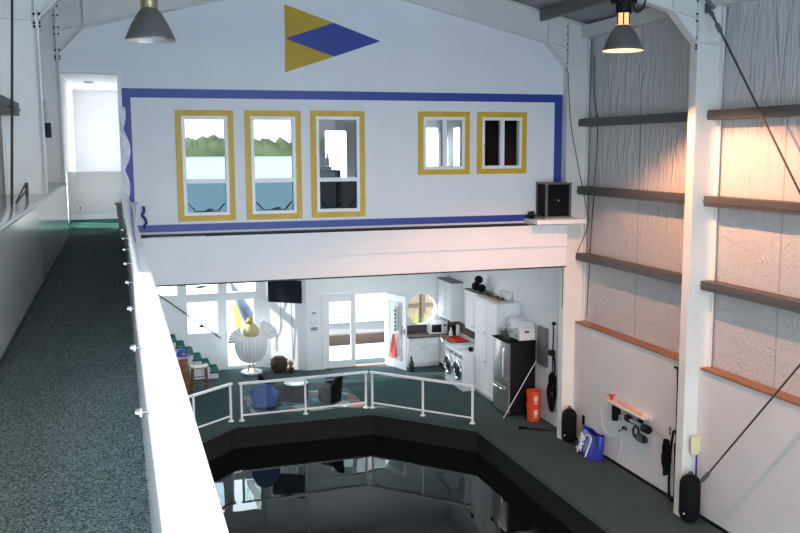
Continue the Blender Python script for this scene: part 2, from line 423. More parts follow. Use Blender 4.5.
# right parapet with its broad glossy cap and chrome knobs
par = MB().box(.066, .15, -4, 14.42, 3.9, 4.90).build('wall_gallery_parapet', 'gloss')
tag(par, 'low white parapet wall with chrome knobs between gallery carpet and boat slip', 'parapet wall', None, 'structure')
MB().box(.068, .161, -4, 14.44, 4.906, 4.95, .005).build('cap', 'gloss', par)
MB().box(.02, .15, 14.42, 15.0, 3.9, 4.11).build('curb', 'gloss', par)
for k in range(8):
    y = 2.72+k*.93
    p = MB().tube([(.067, y, 4.83), (.040, y, 4.83)], .005, 8).build('knob', 'chrome', par)
    MB().lathe([(0, -.010), (.013, -.009), (.015, 0), (.013, .009), (0, .010)], (.033, y, 4.83), 14, Matrix.Rotation(PI/2, 4, 'Y')).build('knob_head', 'chrome', p)
# underside of gallery
struct('gallery_edge', MB().box(.15, .158, -4, 15.0, 3.7, 4.89), 'white', 'white outer face of the gallery parapet', 'wall')

# --- gable end wall with doorway and five windows
W = [(.96, 1.90, 4.43, 6.26), (2.09, 3.04, 4.43, 6.26), (3.21, 4.17, 4.435, 6.265), (5.16, 6.14, 5.15, 6.27), (6.29, 7.27, 5.15, 6.27)]
cw = .105
holes = [(-.77, .08, 4.26, 6.83)]+[(a+cw, b-cw, c+cw, d-cw) for a, b, c, d in W]
mb = wall_cells(MB(), 'y', YB, YB+.12, -1.26, 8.5, 3.45, 7.8, holes)
mb.prism([(-1.26, 7.8), (8.5, 7.8), (8.5, 7.86), (3.62, 9.02), (-1.26, 7.86)], 'y', YB, YB+.12)
struct('wall_back', mb, 'white', 'white gable wall with blue border and yellow windows', 'wall')
# door frame at gallery end
mb = MB(); mb.box(.08, .135, YB-.03, YB+.135, 4.265, 6.83); mb.box(-.755, .135, YB-.03, YB+.135, 6.83, 6.9)
struct('door_1', mb, 'trimw', 'white frame of the tall doorway at the gallery end', 'doorway')
# blue border
for i, (x0, x1, z0, z1, nm) in enumerate([(.14, 8.0, 6.455, 6.6, 'blue stripe along the top of the gable wall'), (.14, .27, 4.26, 6.455, 'blue upright stripe beside the gallery doorway'),
                                     (7.845, 8.0, 4.4, 6.455, 'blue upright stripe behind the black louvred box'), (.27, 8.0, 4.265, 4.385, 'blue stripe under the yellow framed windows')]):
    struct('trim_%d' % (i+2), MB().box(x0, x1, YB-.012, YB, z0, z1), 'blue', nm, 'stripe')
# pennant
t = thing('pennant', 'yellow triangular pennant with a blue diamond high on the gable wall', 'pennant', (3.62, YB-.014, 7.47))
y = YB-.006
TL, BL, TR, m1, m2, cc = (2.8, 8.02), (2.79, 6.90), (4.47, 7.465), (3.645, 7.745), (3.64, 7.18), (2.805, 7.46)
MB().prism([TL, m1, cc], 'y', y-.008, y).build('yellow_field', 'gold', t)
MB().prism([BL, cc, m2], 'y', y-.008, y).build('yellow_field', 'gold', t)
MB().prism([cc, m1, TR, m2], 'y', y-.008, y).build('blue_diamond', 'blue', t)

def casing(mb, a, b, c, d, w, y0, y1):
    mb.box(a, b, y0, y1, d-w, d); mb.box(a, b, y0, y1, c, c+w); mb.box(a, a+w, y0, y1, c+w, d-w); mb.box(b-w, b, y0, y1, c+w, d-w); return mb
wl = ['yellow framed tall window reflecting the lake, nearest the gallery doorway', 'yellow framed tall window reflecting the lake, second from the gallery doorway',
      'yellow framed tall window showing a dark desk and bright door inside', 'yellow framed slider window with two bright openings inside', 'yellow framed slider window with dark room inside, nearest the steel column']
for i, (a, b, c, d) in enumerate(W):
    t = thing('window_%d' % (i+1), wl[i], 'window', ((a+b)/2, YB, c)); t['kind'] = 'structure'
    casing(MB(), a, b, c, d, cw-.012, YB-.03, YB+.0).build('casing', 'yellow', t)
    a2, b2, c2, d2 = a+cw-.012, b-cw+.012, c+cw-.012, d-cw+.012
    fr = casing(MB(), a2, b2, c2, d2, .055, YB-.018, YB+.1)
    if i < 3:
        zm = 5.09
        fr.box(a2+.055, b2-.055, YB-.012, YB+.08, zm-.035, zm+.035)
        fr.build('frame', 'trimw', t)
        MB().box(a2+.05, b2-.05, YB+.03, YB+.036, zm+.03, d2-.05).build('upper_pane', 'lakeglass' if i < 2 else 'winglass', t)
        MB().box(a2+.05, b2-.05, YB+.03, YB+.036, c2+.05, zm-.03).build('lower_pane', 'lakescreen' if i < 2 else 'darkglass', t)
        s = MB()
        for sx, e in ((1, a2+.06), (-1, b2-.06)): s.tube([(e+sx*.02, YB+.012, c2+.2), (e+sx*.13, YB+.012, c2+.07)], .009, 6)
        s.box(a2+.2, b2-.2, YB-.02, YB+.02, c2+.058, c2+.07)
        s.build('window_stay', 'black', t)
        MB().tube([((a2+b2)/2-.03, YB-.02, c2+.06), ((a2+b2)/2+.02, YB-.06, c2+.085), ((a2+b2)/2+.10, YB-.06, c2+.1)], .009, 6).build('crank_handle', 'chrome', t)
    else:
        xm = (a2+b2)/2+.01
        fr.box(xm-.04, xm+.04, YB-.012, YB+.08, c2+.055, d2-.055)
        fr.build('frame', 'trimw', t)
        MB().box(a2+.05, xm-.035, YB+.03, YB+.036, c2+.05, d2-.05).build('left_pane', 'winglass', t)
        MB().box(xm+.035, b2-.05, YB+.05, YB+.056, c2+.05, d2-.05).build('right_pane', 'winglass', t)
        MB().box(a2+.04, a2+.052, YB-.03, YB-.01, c2+.38, c2+.44).build('latch', 'grey', t)

# --- ledge beam under the windows
struct('ledge_beam', MB().box(.29, 8.0, 15.0, YB+.12, 3.80, 4.20), 'white', 'white upper board of the beam over the lower room', 'beam')
struct('ledge_beam_lower', MB().box(.29, 8.0, 15.035, YB+.12, 3.415, 3.795), 'white', 'white lower board of the beam over the lower room', 'beam')
struct('ledge_top', MB().box(.29, 7.2, 14.995, YB, 4.20, 4.226), 'black', 'black strip on top of the ledge under the blue stripe', 'ledge')
struct('ledge_lip', MB().box(.29, 8.0, 15.03, 15.06, 3.39, 3.415), 'dark', 'thin dark lower edge of the white beam', 'trim')
struct('drip_rail', MB().box(.42, 1.35, 14.985, 14.995, 4.204, 4.216), 'grey', 'thin grey metal rail on the black ledge strip', 'rail')

# --- upper rooms behind the gable wall
struct('floor_upper', MB().box(.13, 8.5, YB+.12, 22.85, 3.55, 4.26), 'dark', 'floor of the upper room', 'floor')
struct('ceiling_upper', MB().box(-1.3, 8.6, YB+.12, 23.0, 7.0, 7.1), 'white', 'white ceiling of the upper rooms', 'ceiling')
mb = wall_cells(MB(), 'y', 22.85, 22.95, -1.3, 8.6, 3.45, 7.0, [(5.18, 5.74, 4.7, 6.08), (7.88, 8.27, 4.9, 6.16)])
struct('wall_back_upper', mb, 'white', 'far white wall of the upper rooms', 'wall')
struct('wall_partition', MB().box(.135, .2, YB+.12, 22.85, 4.26, 7.0), 'white', 'white partition beside the corridor', 'wall')
struct('wall_room_divider', MB().prism([(6.20, YB+.12), (6.25, YB+.12), (7.40, 18.2), (7.34, 18.2)], 'z', 4.26, 7.0), 'brown', 'dark divider between the upper rooms', 'wall')
struct('wall_room_dark', MB().box(7.40, 8.5, 18.1, 18.2, 4.26, 7.0), 'brown', 'brown wall seen through the right slider window', 'wall')
mb = wall_cells(MB(), 'x', 8.5, 8.6, YB, 22.95, 3.45, 7.9, [(21.6, 22.3, 5.0, 6.15)])
struct('wall_right_upper', mb, 'white', 'right wall of the upper room', 'wall')
mb = wall_cells(MB(), 'x', -.98, -.88, YB+.12, 22.95, 4.1, 7.0, [(16.9, 17.25, 4.35, 5.2), (17.55, 17.9, 4.35, 5.2), (20.3, 21.6, 5.0, 6.5)])  # hidden openings added for sun on the carpet and a bright corridor
struct('wall_corridor', mb, 'white', 'left wall of the corridor beyond the doorway', 'wall')
struct('wall_corridor_half', MB().box(-.88, .135, 18.7, 18.8, 4.26, 5.2), 'wains', 'grey half wall at the end of the corridor carpet', 'wall')
struct('baseboard_corridor', MB().box(-.88, .135, 18.68, 18.7, 4.26, 4.36), 'trimw', 'white baseboard of the corridor half wall', 'baseboard')
tag(MB().lathe([(.10, 0), (.10, -.02), (.07, -.045), (0, -.05)], (-.45, 19.6, 7.0), 20).build('smoke_detector', 'binp'), 'round smoke detector on the corridor ceiling beyond the doorway', 'smoke detector')
t = thing('outlet', 'white outlet plate low on the half wall beyond the doorway', 'outlet', (-.70, 18.68, 4.45))
MB().box(-.76, -.64, 18.685, 18.70, 4.42, 4.56, .004).build('plate', 'trimw', t)
MB().box(-.72, -.68, 18.68, 18.686, 4.45, 4.53).build('socket', 'grey', t)
# furniture glimpsed through the third window
t = thing('desk', 'black desk inside the upper room behind the third tall window', 'desk', (3.95, 16.0, 4.26))
MB().box(3.2, 5.0, 15.7, 16.3, 5.02, 5.06).build('desktop', 'black', t)
MB().box(3.25, 4.95, 15.72, 16.28, 4.26, 5.02).build('cabinet', 'dark', t)
t = thing('printer', 'black office machine standing on the desk behind the third window', 'printer', (3.62, 16.0, 5.06))
MB().box(3.4, 3.86, 15.8, 16.2, 5.06, 5.24, .02).build('body', 'black', t)
MB().box(3.45, 3.70, 15.85, 16.15, 5.24, 5.30, .01).build('paper_tray', 'black', t)
t = thing('bottle', 'small grey bottle standing on the black machine behind the window', 'bottle', (3.66, 16.0, 5.305))
MB().lathe([(0, 0), (.035, 0), (.035, .13), (.015, .18), (.015, .22), (0, .22)], (3.66, 16.0, 5.305), 12).build('glass_body', 'greyd', t)
MB().lathe([(.018, 0), (.018, .03), (0, .03)], (3.66, 16.0, 5.525), 10).build('cap', 'black', t)

# --- lower room shell
struct('ceiling_lower', MB().box(-1.3, 8.4, YB+.12, 22.95, 3.42, 3.5), 'white_lower', 'white ceiling of the lower room', 'ceiling')
GW = [(-1.1, .3, 1.0, 2.9), (.45, 1.36, 1.975, 2.9), (1.525, 2.365, 1.975, 2.9), (2.52, 3.325, 1.975, 2.9), (1.525, 2.335, .965, 1.825), (2.505, 3.26, .06, 1.84)]  # first opening is unseen, added to let more daylight in
mb = wall_cells(MB(), 'y', 22.85, 22.89, -1.3, 3.42, 0, 3.45, GW)
struct('wall_window_side', mb, 'white_lower', 'white wall of large windows behind the stairs', 'wall')
wn = ['window at the top of the stairs, hidden behind the parapet', 'transom window over the stairs, partly hidden by the parapet', 'transom window holding the fish ornament', 'transom window above the tall glazed panel', 'square window above the stairs holding the small winged ornament', 'tall glazed panel behind the white bird statue']
for i, (a, b, c, d) in enumerate(GW):
    t = thing('window_%d' % (i+6), wn[i], 'window', ((a+b)/2, 22.88, c)); t['kind'] = 'structure'
    casing(MB(), a, b, c, d, .035, 22.84, 22.895).build('frame', 'trimw', t)
    MB().box(a+.03, b-.03, 22.872, 22.877, c+.03, d-.03).build('pane', 'glass', t)
# angled wall with TV
ang = math.atan2(22.1-22.85, 4.45-3.4); ln = math.hypot(1.05, .75)
mb = MB(); mb.box(0, ln, 0, .1, 0, 3.45, 0, Matrix.Translation((3.4, 22.85, 0)) @ Matrix.Rotation(ang, 4, 'Z'))
struct('wall_angled', mb, 'white_lower', 'angled white wall carrying the television', 'wall')
# back wall with french doors and round window
DX0, DX1, DZ = 4.91, 6.56, 1.91
cx, cz, cr = 7.53, 1.42, .41
h = [(DX0, DX1, 0, DZ), (cx-.5, cx+.5, cz-.5, cz+.5)]
mb = wall_cells(MB(), 'y', 22.1, 22.22, 4.45, 8.42, 0, 3.45, h)
N = 40
def sqp(a):
    c, s_ = math.cos(a), math.sin(a); k = .5/max(abs(c), abs(s_)); return cx+c*k, cz+s_*k
for i in range(N):
    a0, a1 = 2*PI*i/N+PI/4, 2*PI*(i+1)/N+PI/4
    o0, o1 = sqp(a0), sqp(a1); i0, i1 = (cx+cr*math.cos(a0), cz+cr*math.sin(a0)), (cx+cr*math.cos(a1), cz+cr*math.sin(a1))
    mb.prism([o0, o1, i1, i0], 'y', 22.1, 22.22)
struct('wall_back_lower', mb, 'white_lower', 'white wall with french doors and a round window', 'wall')
t = thing('window_12', 'round porthole window over the kitchen counter', 'window', (cx, 22.1, cz)); t['kind'] = 'structure'
ring = [(cr-.01, -.02), (cr+.045, -.02), (cr+.05, 0), (cr+.05, .03), (cr-.01, .03), (cr-.01, -.02)]
MB().lathe(ring, (cx, 22.09, cz), 48, Matrix.Rotation(PI/2, 4, 'X')).build('ring_frame', 'trimw', t)
MB().lathe([(0, 0), (cr, 0), (cr, .006), (0, .006)], (cx, 22.16, cz), 40, Matrix.Rotation(PI/2, 4, 'X')).build('pane', 'glass', t)
struct('wall_right_lower_room', MB().box(8.3, 8.42, 15.35, 22.22, 0, 3.45), 'white_lower', 'white right wall of the kitchen area', 'wall')
struct('wall_left_lower_room', wall_cells(MB(), 'x', -1.3, -1.26, YB, 22.95, 0, 3.45, [(20.75, 21.35, 2.65, 3.15)]), 'white_lower', 'left wall of the lower room', 'wall')  # small unseen opening added so sun strikes the drum table
struct('baseboard_1', MB().box(4.47, DX0-.06, 22.085, 22.1, 0, .07), 'trimw', 'white baseboard left of the french doors', 'baseboard')

# french doors
def leaf(root_name, label, hinge, rot, w, glass='glass'):
    t = thing(root_name, label, 'door', hinge, rot); t['kind'] = 'structure'
    Mx = t.matrix_basis.copy()
    mb = MB()
    st = .125
    mb.box(0, w, -.022, .022, 0, DZ); 
    mb.bm.free(); mb.bm = bmesh.new()
    mb.box(0, st, -.022, .022, 0.005, DZ-.005); mb.box(w-st, w, -.022, .022, 0.005, DZ-.005); mb.box(st, w-st, -.022, .022, 0.005, .2); mb.box(st, w-st, -.022, .022, DZ-.17, DZ-.005)
    mb.build('leaf_frame', 'trimw', t, world=False)
    MB().box(st-.01, w-st+.01, -.004, .004, .19, DZ-.16).build('pane', glass, t, world=False)
    hd = MB().box(w-.075, w-.035, -.032, -.022, .92, 1.08, .004)
    hd.tube([(w-.055, -.03, 1.02), (w-.055, -.07, 1.02), (w-.13, -.07, 1.02)], .011, 8)
    hd.box(w-.075, w-.035, .022, .032, .92, 1.08, .004); hd.tube([(w-.055, .03, 1.02), (w-.055, .07, 1.02), (w-.13, .07, 1.02)], .011, 8)
    return t, hd
dw = (DX1-DX0)/2
t, hd = leaf('door_2', 'closed white glazed leaf of the french doors', (DX0, 22.13, 0), 0, dw); hd.bm.free()
hg = MB()
for z in (.3, .95, 1.65): hg.box(-.02, .012, -.03, -.02, z-.05, z+.05)
hg.build('hinge', 'grey', t, world=False)
a_leaf = math.atan2(21.28-22.1, 6.86-6.56)
t, hd = leaf('door_3', 'open white glazed leaf of the french doors swung into the room', (DX1, 22.1, 0), a_leaf, .86)
hd.build('lever_handle', 'greyd', t, world=False)
open_leaf = t
mb = MB(); mb.box(DX0-.06, DX0+.004, 22.075, 22.215, 0, DZ); mb.box(DX1-.004, DX1+.06, 22.075, 22.215, 0, DZ); mb.box(DX0-.06, DX1+.06, 22.075, 22.215, DZ, DZ+.06)
struct('door_frame', mb, 'trimw', 'white frame round the french doors', 'door frame')
struct('door_threshold', MB().box(DX0, DX1, 22.06, 22.3, 0, .015), 'capwood', 'brown threshold of the french doors', 'threshold')

# --- right side wall
struct('wall_right', wall_cells(MB(), 'x', 8.5, 8.6, -5, YB, 0, 7.9, [(-4.5, 4.0, 2.5, 4.9)]), 'insul', 'wrinkled white insulation of the right wall', 'wall')  # unseen opening added to let daylight into the hall
struct('wall_right_wainscot', MB().box(8.3, 8.5, -5, 15.34, 0, 2.29), 'wains', 'smooth white lower panel of the right wall', 'wall')
struct('trim_6', MB().box(8.27, 8.5, 11.41, 15.12, 2.29, 2.325), 'capwood', 'brown wood cap on the far right wainscot', 'trim')
struct('trim_7', MB().box(8.27, 8.5, 5.5, 11.23, 2.29, 2.325), 'capwood', 'brown wood cap on the near right wainscot', 'trim')
struct('baseboard_right', MB().box(8.285, 8.3, -5, 15.34, 0, .05), 'black', 'thin black strip at the foot of the right wall', 'baseboard')
struct('wall_left', wall_cells(MB(), 'x', -1.36, -1.26, -5, YB, 3.9, 7.9, [(-4.5, 5.6, 5.3, 6.5)]), 'insul', 'wrinkled white insulation of the left wall', 'wall')  # unseen side opening added for more daylight on the gallery
struct('wall_left_under_gallery', MB().box(-1.36, -1.26, -5, YB, -.6, 3.9), 'wains', 'left wall under the gallery', 'wall')
# --- roof
sl = .238
def roofz(x): return 7.86+(4.88-abs(x-3.62))*sl
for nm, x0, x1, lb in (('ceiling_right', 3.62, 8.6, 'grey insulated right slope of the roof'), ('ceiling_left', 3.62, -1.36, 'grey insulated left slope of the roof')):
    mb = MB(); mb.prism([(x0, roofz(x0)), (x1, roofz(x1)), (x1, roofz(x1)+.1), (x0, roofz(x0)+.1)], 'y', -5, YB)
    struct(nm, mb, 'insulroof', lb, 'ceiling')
mb = wall_cells(MB(), 'y', -5.1, -5, -1.36, 8.6, 7.7, 9.2, [])
struct('wall_front', mb, 'white', 'wall over the open lake end of the boathouse', 'wall')

# --- steel frames
def frame(Y, side):
    """side +1: right column and half rafter; -1: left (mirrored about x=3.62)"""
    def mx(x): return x if side > 0 else 7.24-x
    mb = MB()
    zb = 0 if side > 0 else 5.11
    inner = [(8.03, zb), (8.03, 7.10), (7.61, 7.54), (3.62, 8.49)]
    outer = [(3.62, roofz(3.62)-.02), (8.44, roofz(8.44)-.02), (8.44, zb)]
    mb.prism([(mx(x), z) for x, z in inner+outer], 'y', Y-.008, Y+.008)
    def strip(pts, w, th):
        for (xa, za), (xb, zb_) in zip(pts, pts[1:]):
            d = Vector((xb-xa, zb_-za)).normalized(); n = Vector((-d.y, d.x))*th
            q = [(mx(xa), za), (mx(xb), zb_), (mx(xb+n.x), zb_+n.y), (mx(xa+n.x), za+n.y)]
            mb.prism(q, 'y', Y-w, Y+w)
    strip(inner, .085, .022); strip([outer[2], outer[1]], .085, -.02); strip([outer[1], outer[0]], .085, .018)
    # stiffeners, end plate and bolts
    for x0, x1, z0, z1 in ((8.03, 8.44, 7.09, 7.11),): mb.box(min(mx(x0), mx(x1)), max(mx(x0), mx(x1)), Y-.075, Y+.075, z0, z1)
    for xs in (7.61,): mb.box(min(mx(xs), mx(xs+.015)), max(mx(xs), mx(xs+.015)), Y-.075, Y+.075, 7.55, roofz(xs)-.03)
    mb.box(min(mx(8.02), mx(8.045)), max(mx(8.02), mx(8.045)), Y-.08, Y+.08, 7.0, roofz(8.03)-.03)
    d = Vector((8.03-7.61, 7.36-7.54))
    mb.prism([(mx(7.61), 7.535), (mx(8.03), 7.44), (mx(8.03), 7.455), (mx(7.61), 7.55)], 'y', Y-.06, Y+.06)
    o = mb.build('steel_column', 'steelw')
    bolts = MB()
    for z in (7.02, 7.06, 7.16, 7.4, 7.5, 7.68, 7.82): bolts.ball((mx(8.0), Y-.06, z), .017, 1); bolts.ball((mx(8.06), Y-.02, z), .017, 1)
    bolts.build('bolts', 'black', o)
    return o
lbl = {(15.2, 1): 'white steel column and roof rafter at the right end of the gable wall', (11.32, 1): 'big white steel column on the right wall with black fender at its foot',
       (15.2, -1): 'white steel column beside the gallery doorway', (11.32, -1): 'near white steel column standing on the left half wall', (5.4, 1): 'steel column of the third frame, right side', (5.4, -1): 'steel column of the third frame, left side'}
for (Y, s_), lb in lbl.items():
    if Y == 5.4 and s_ < 0: continue
    tag(frame(Y, s_), lb, 'steel column', None, 'structure')

# girts: C channels on the right wall
def girt(name, y0, y1, z0, z1, lb, x0=8.29, x1=8.5):
    s_ = 1 if x1 > x0 else -1
    t_ = .012
    prof = [(x0, z0), (x0, z1), (x1, z1), (x1, z1-t_), (x0+s_*t_, z1-t_), (x0+s_*t_, z0+t_+.03), (x0+s_*.03, z0+t_+.03), (x0+s_*.03, z0+t_), (x1, z0+t_), (x1, z0)]
    mb = MB(); mb.prism(prof, 'y', y0, y1)
    mb.box(min(x0, x0-s_*.012), max(x0, x0-s_*.012), y0, y1, z0+.05, z0+.075)
    tag(mb.build(name, 'girt'), lb, 'girt', None, 'structure')
for (z0, z1, w_) in ((6.01, 6.15, 'top'), (4.75, 4.90, 'middle'), (3.50, 3.635, 'lowest')):
    girt('wall_girt', 11.40, 15.28, z0, z1, '%s grey steel girt on the far bay of the right wall' % w_)
    girt('wall_girt', 5.5, 11.36, z0, z1, '%s grey steel girt on the near bay of the right wall' % w_, 8.27)
girt('wall_girt', 5.5, 11.28, 6.01, 6.15, 'grey steel girt end on the left wall beside the near column', -1.03, -1.26)
# eave strut and purlins
for y0, y1, lb in ((11.41, 15.12, 'white eave strut along the top of the far right bay'), (5.5, 11.23, 'white eave strut along the top of the near right bay')):
    struct('eave_strut', MB().box(8.28, 8.5, y0, y1, 7.62, 7.84), 'steelw', lb, 'eave strut')
for x, lb in ((7.45, 'dark roof purlin nearest the right eave'), (5.9, 'second dark roof purlin from the right eave')):
    z = roofz(x)-.02
    for y0, y1 in ((11.42, 15.1), (5.5, 11.22)):
        struct('roof_purlin', MB().box(x-.04, x+.04, y0, y1, z-.2, z-.012), 'purlin', lb+(', far bay' if y0 > 8 else ', near bay'), 'purlin')

# ================================================================== WORLD OUTSIDE
struct('patio', MB().box(-30, 40, 22.96, 60, -.2, -.02), 'ext_ground', 'sunlit white patio outside the french doors', 'ground')
struct('terrace', MB().box(3.5, 16, 25.0, 60, -.02, .25), 'terrace', 'grey raised terrace outside the french doors', 'ground')
tag(MB().box(3.3, 12, 24.8, 25.0, -.02, .27, .01).build('timber_beam', 'timber'), 'brown timber edging beam of the terrace outside the doors', 'timber')
t = thing('house', 'white lap sided house standing across the terrace outside the doors', 'house', (7.5, 27.2, .25))
MB().box(4.2, 12.5, 26.6, 31, .25, 5.2).build('wall', 'siding', t)
MB().box(4.0, 12.7, 26.45, 31.2, 5.2, 5.45).build('eave', 'trimw', t)
t = thing('garden_fence', 'tan wooden fence outside seen through the round window', 'fence', (8.7, 24.2, .0))
for k in range(10): MB().box(7.75+k*.22, 7.75+k*.22+.205, 24.22, 24.25, -.02, 2.1).build('board', 'fence', t)
MB().box(7.7, 10.2, 24.16, 24.22, 1.08, 1.18).build('rail', 'timber', t)
MB().box(8.22, 8.34, 24.12, 24.22, -.02, 2.2).build('post', 'timber', t)
mb = MB()
for k in range(46):
    bx_, by_ = 7.75+random.uniform(-.3, .4), 22.9+random.uniform(-.2, .2)
    a = random.uniform(0, 2*PI); r_ = random.uniform(.08, .3); hh = random.uniform(.9, 1.35)
    p0 = Vector((bx_, by_, -.02)); p1 = p0+Vector((r_*.4*math.cos(a), r_*.4*math.sin(a), hh*.7)); p2 = p0+Vector((r_*math.cos(a), r_*math.sin(a), hh))
    w_ = Vector((-math.sin(a), math.cos(a), 0))*.022
    vs = [mb.bm.verts.new(v) for v in (p0-w_, p0+w_, p1+w_*.8, p1-w_*.8, p2)]
    mb.bm.faces.new(vs[:4]); mb.bm.faces.new((vs[3], vs[2], vs[4]))
tag(mb.build('garden_plant', 'leaf'), 'yellow green plant with long blades outside the round window', 'plant')
# kayak and board leaning outside the tall glazed panel
def hull(mb, p0, p1, w, d):
    p0, p1 = Vector(p0), Vector(p1); ax = (p1-p0)
    x = Vector((0, 1, 0)); y = ax.normalized().cross(x).normalized()
    def fn(u, v):
        s_ = max(.03, math.sin(PI*v))**.6; a = 2*PI*u
        return p0+ax*v+(y*math.cos(a)*w+x*math.sin(a)*d)*s_
    mb.grid(fn, 16, 20, True)
    return mb
t = thing('kayak', 'blue kayak leaning outside the tall glazed panel', 'kayak', (2.95, 23.5, -.02))
hull(MB(), (3.75, 23.45, -.02), (2.75, 23.6, 2.15), .16, .11).build('hull', 'kayak', t)
MB().ball((3.27, 23.41, 1.05), .11, 2, (1, .3, 2)).build('cockpit', 'greyd', t)
tag(hull(MB(), (3.02, 23.9, -.02), (2.9, 24.0, 1.75), .10, .04).build('paddle_board', 'yellowboard'), 'yellow board standing outside behind the bird statue', 'board')
# lake's far shore
mb = MB(); n = 700
rows = []
for i in range(n+1):
    x = -750+1500*i/n; hh = 17+7*noise.noise(Vector((x*.012, 3, 0)))+5*noise.noise(Vector((x*.06, 9, 0)))+5*noise.noise(Vector((x*.12, 5, 0)))+3*noise.noise(Vector((x*.3, 2, 0)))
    rows.append([(x, -800, -.32), (x, -806+3*noise.noise(Vector((x*.2, 1, 1))), hh*.45), (x, -822, hh*.85), (x, -840, hh)])
vs = [[mb.bm.verts.new(p) for p in r] for r in rows]
for A, B in zip(vs, vs[1:]):
    for j in range(3): mb.bm.faces.new((A[j], B[j], B[j+1], A[j+1]))
tag(mb.build('treeline', 'tree'), 'wooded far shore of the lake reflected in the windows', 'treeline', None, 'stuff')

# ================================================================== LAMPS
def bay_lamp(label, x, y, zr, lit):
    t = thing('high_bay_lamp', label, 'lamp', (x, y, zr))
    sh = [(.254, 0), (.256, .012), (.235, .06), (.19, .16), (.12, .28), (.088, .315), (.085, .315), (.115, .275), (.185, .155), (.228, .06), (.247, .004), (.254, 0)]
    MB().lathe(sh[:6], (x, y, zr), 40).build('shade', 'lampgrey', t)
    MB().lathe([(.253, .001), (.234, .058), (.188, .158), (.118, .278), (.0, .29)], (x, y, zr), 40).build('reflector', 'lampglow' if lit else 'lampin', t)
    MB().lathe([(0, .06), (.06, .08), (.075, .14), (.05, .22), (.03, .29), (0, .29)], (x, y, zr), 20).build('bulb', 'bulb' if lit else 'bulboff', t)
    MB().lathe([(.09, .315), (.078, .33), (.078, .45), (.082, .47), (0, .47)], (x, y, zr), 24).build('neck', 'lampneck' if lit else 'neckoff', t)
    b = MB()
    for k in range(6):
        a = 2*PI*k/6; b.tube([(x+.08*math.cos(a), y+.08*math.sin(a), zr+.32), (x+.08*math.cos(a), y+.08*math.sin(a), zr+.47)], .009, 6)
    b.lathe([(.10, .46), (.10, .58), (.06, .60), (.06, .68), (0, .68)], (x, y, zr), 20)
    b.box(x-.14, x+.14, y-.09, y+.09, zr+.58, zr+.70, .012)
    b.box(x-.075, x+.075, y-.07, y+.07, zr+.70, zr+.86, .012)
    b.build('ballast_housing', 'black' if lit else 'neckoff', t)
    zt = roofz(x)
    MB().tube([(x, y, zr+.86), (x, y, zt+.01)], .012, 8).build('hanging_rod', 'cable', t)
    return t
bay_lamp('lit high bay lamp hanging at the right, glowing orange at the neck', 6.59, 10.90, 6.91, True).scale = (1.06, 1.06, 1.06)
bay_lamp('unlit grey high bay lamp hanging above the gallery parapet', .40, 9.86, 6.735, False)
MB_w = MB().tube([(6.68, 10.90, 7.80), (6.80, 10.98, 7.48), (6.92, 11.05, 7.46), (7.02, 11.1, 7.54), (7.08, 11.15, 7.66)], .012, 6, 8)
tag(MB_w.build('lamp_cord', 'black'), 'black loop of cord beside the lit lamp', 'cord')

# ================================================================== THINGS ON THE GALLERY SIDE
t = thing('waste_bin', 'grey plastic waste bin standing at the far end of the gallery', 'bin', (.13, 14.85, 4.262))
MB().lathe([(0, 0), (.105, 0), (.112, .02), (.158, .52), (.150, .52), (.104, .03), (0, .03)], (.13, 14.85, 4.262), 28).build('body', 'binp', t)
MB().lathe([(.152, .50), (.175, .50), (.178, .53), (.150, .53), (.152, .50)], (.13, 14.85, 4.262), 28).build('rim', 'binp', t)
mb = MB().tube([(.40, 15.26, 4.70), (.41, 15.25, 4.62), (.38, 15.25, 4.55), (.42, 15.25, 4.50), (.44, 15.25, 4.43), (.41, 15.25, 4.38), (.42, 15.25, 4.33)], .022, 8, 6)
tag(mb.build('mooring_cord', 'blue'), 'short twisted blue cord hanging on the wall beside the waste bin', 'cord')
# wrinkled plastic sheet hanging next to the doorway
def ps(u, v):
    z = 4.75+1.55*v
    x1 = .14+.10*abs(math.sin(v*7.3+.6))*(.4+.6*math.sin(PI*v))
    return Vector((.10+u*(x1-.10), YB-.05-.02*math.sin(v*23+u*3), z))
tag(MB().grid(ps, 5, 40).build('plastic_sheet', 'plastic'), 'crinkled white plastic strip hanging over the blue stripe by the doorway', 'plastic sheet')
tag(MB().tube([(-.93, 8.97, 5.112), (-.93, 10.5, 7.80)], .013, 8).build('brace_rod', 'cable'), 'thin black brace rod rising left of the near left column', 'rod')
t = thing('brace_anchor', 'dark bent steel anchor lying on the left half wall cap', 'bracket', (-.98, 9.6, 5.11))
MB().tube([(-.90, 9.05, 5.122), (-.93, 10.6, 5.20)], .010, 6).build('lower_rod', 'cable', t)
MB().tube([(-.90, 9.05, 5.135), (-.95, 10.6, 5.25)], .010, 6).build('upper_rod', 'cable', t)
MB().box(-.955, -.925, 10.56, 10.64, 5.111, 5.265, .006).build('end_plate', 'cable', t)
t = thing('switch_box', 'small black box fixed to the near left steel column', 'box', (-.74, 11.32, 5.8))
MB().box(-.765, -.70, 11.28, 11.37, 5.76, 5.93, .008).build('body', 'black', t)
MB().box(-.765, -.745, 11.28, 11.36, 5.93, 6.2).build('conduit', 'grey', t)

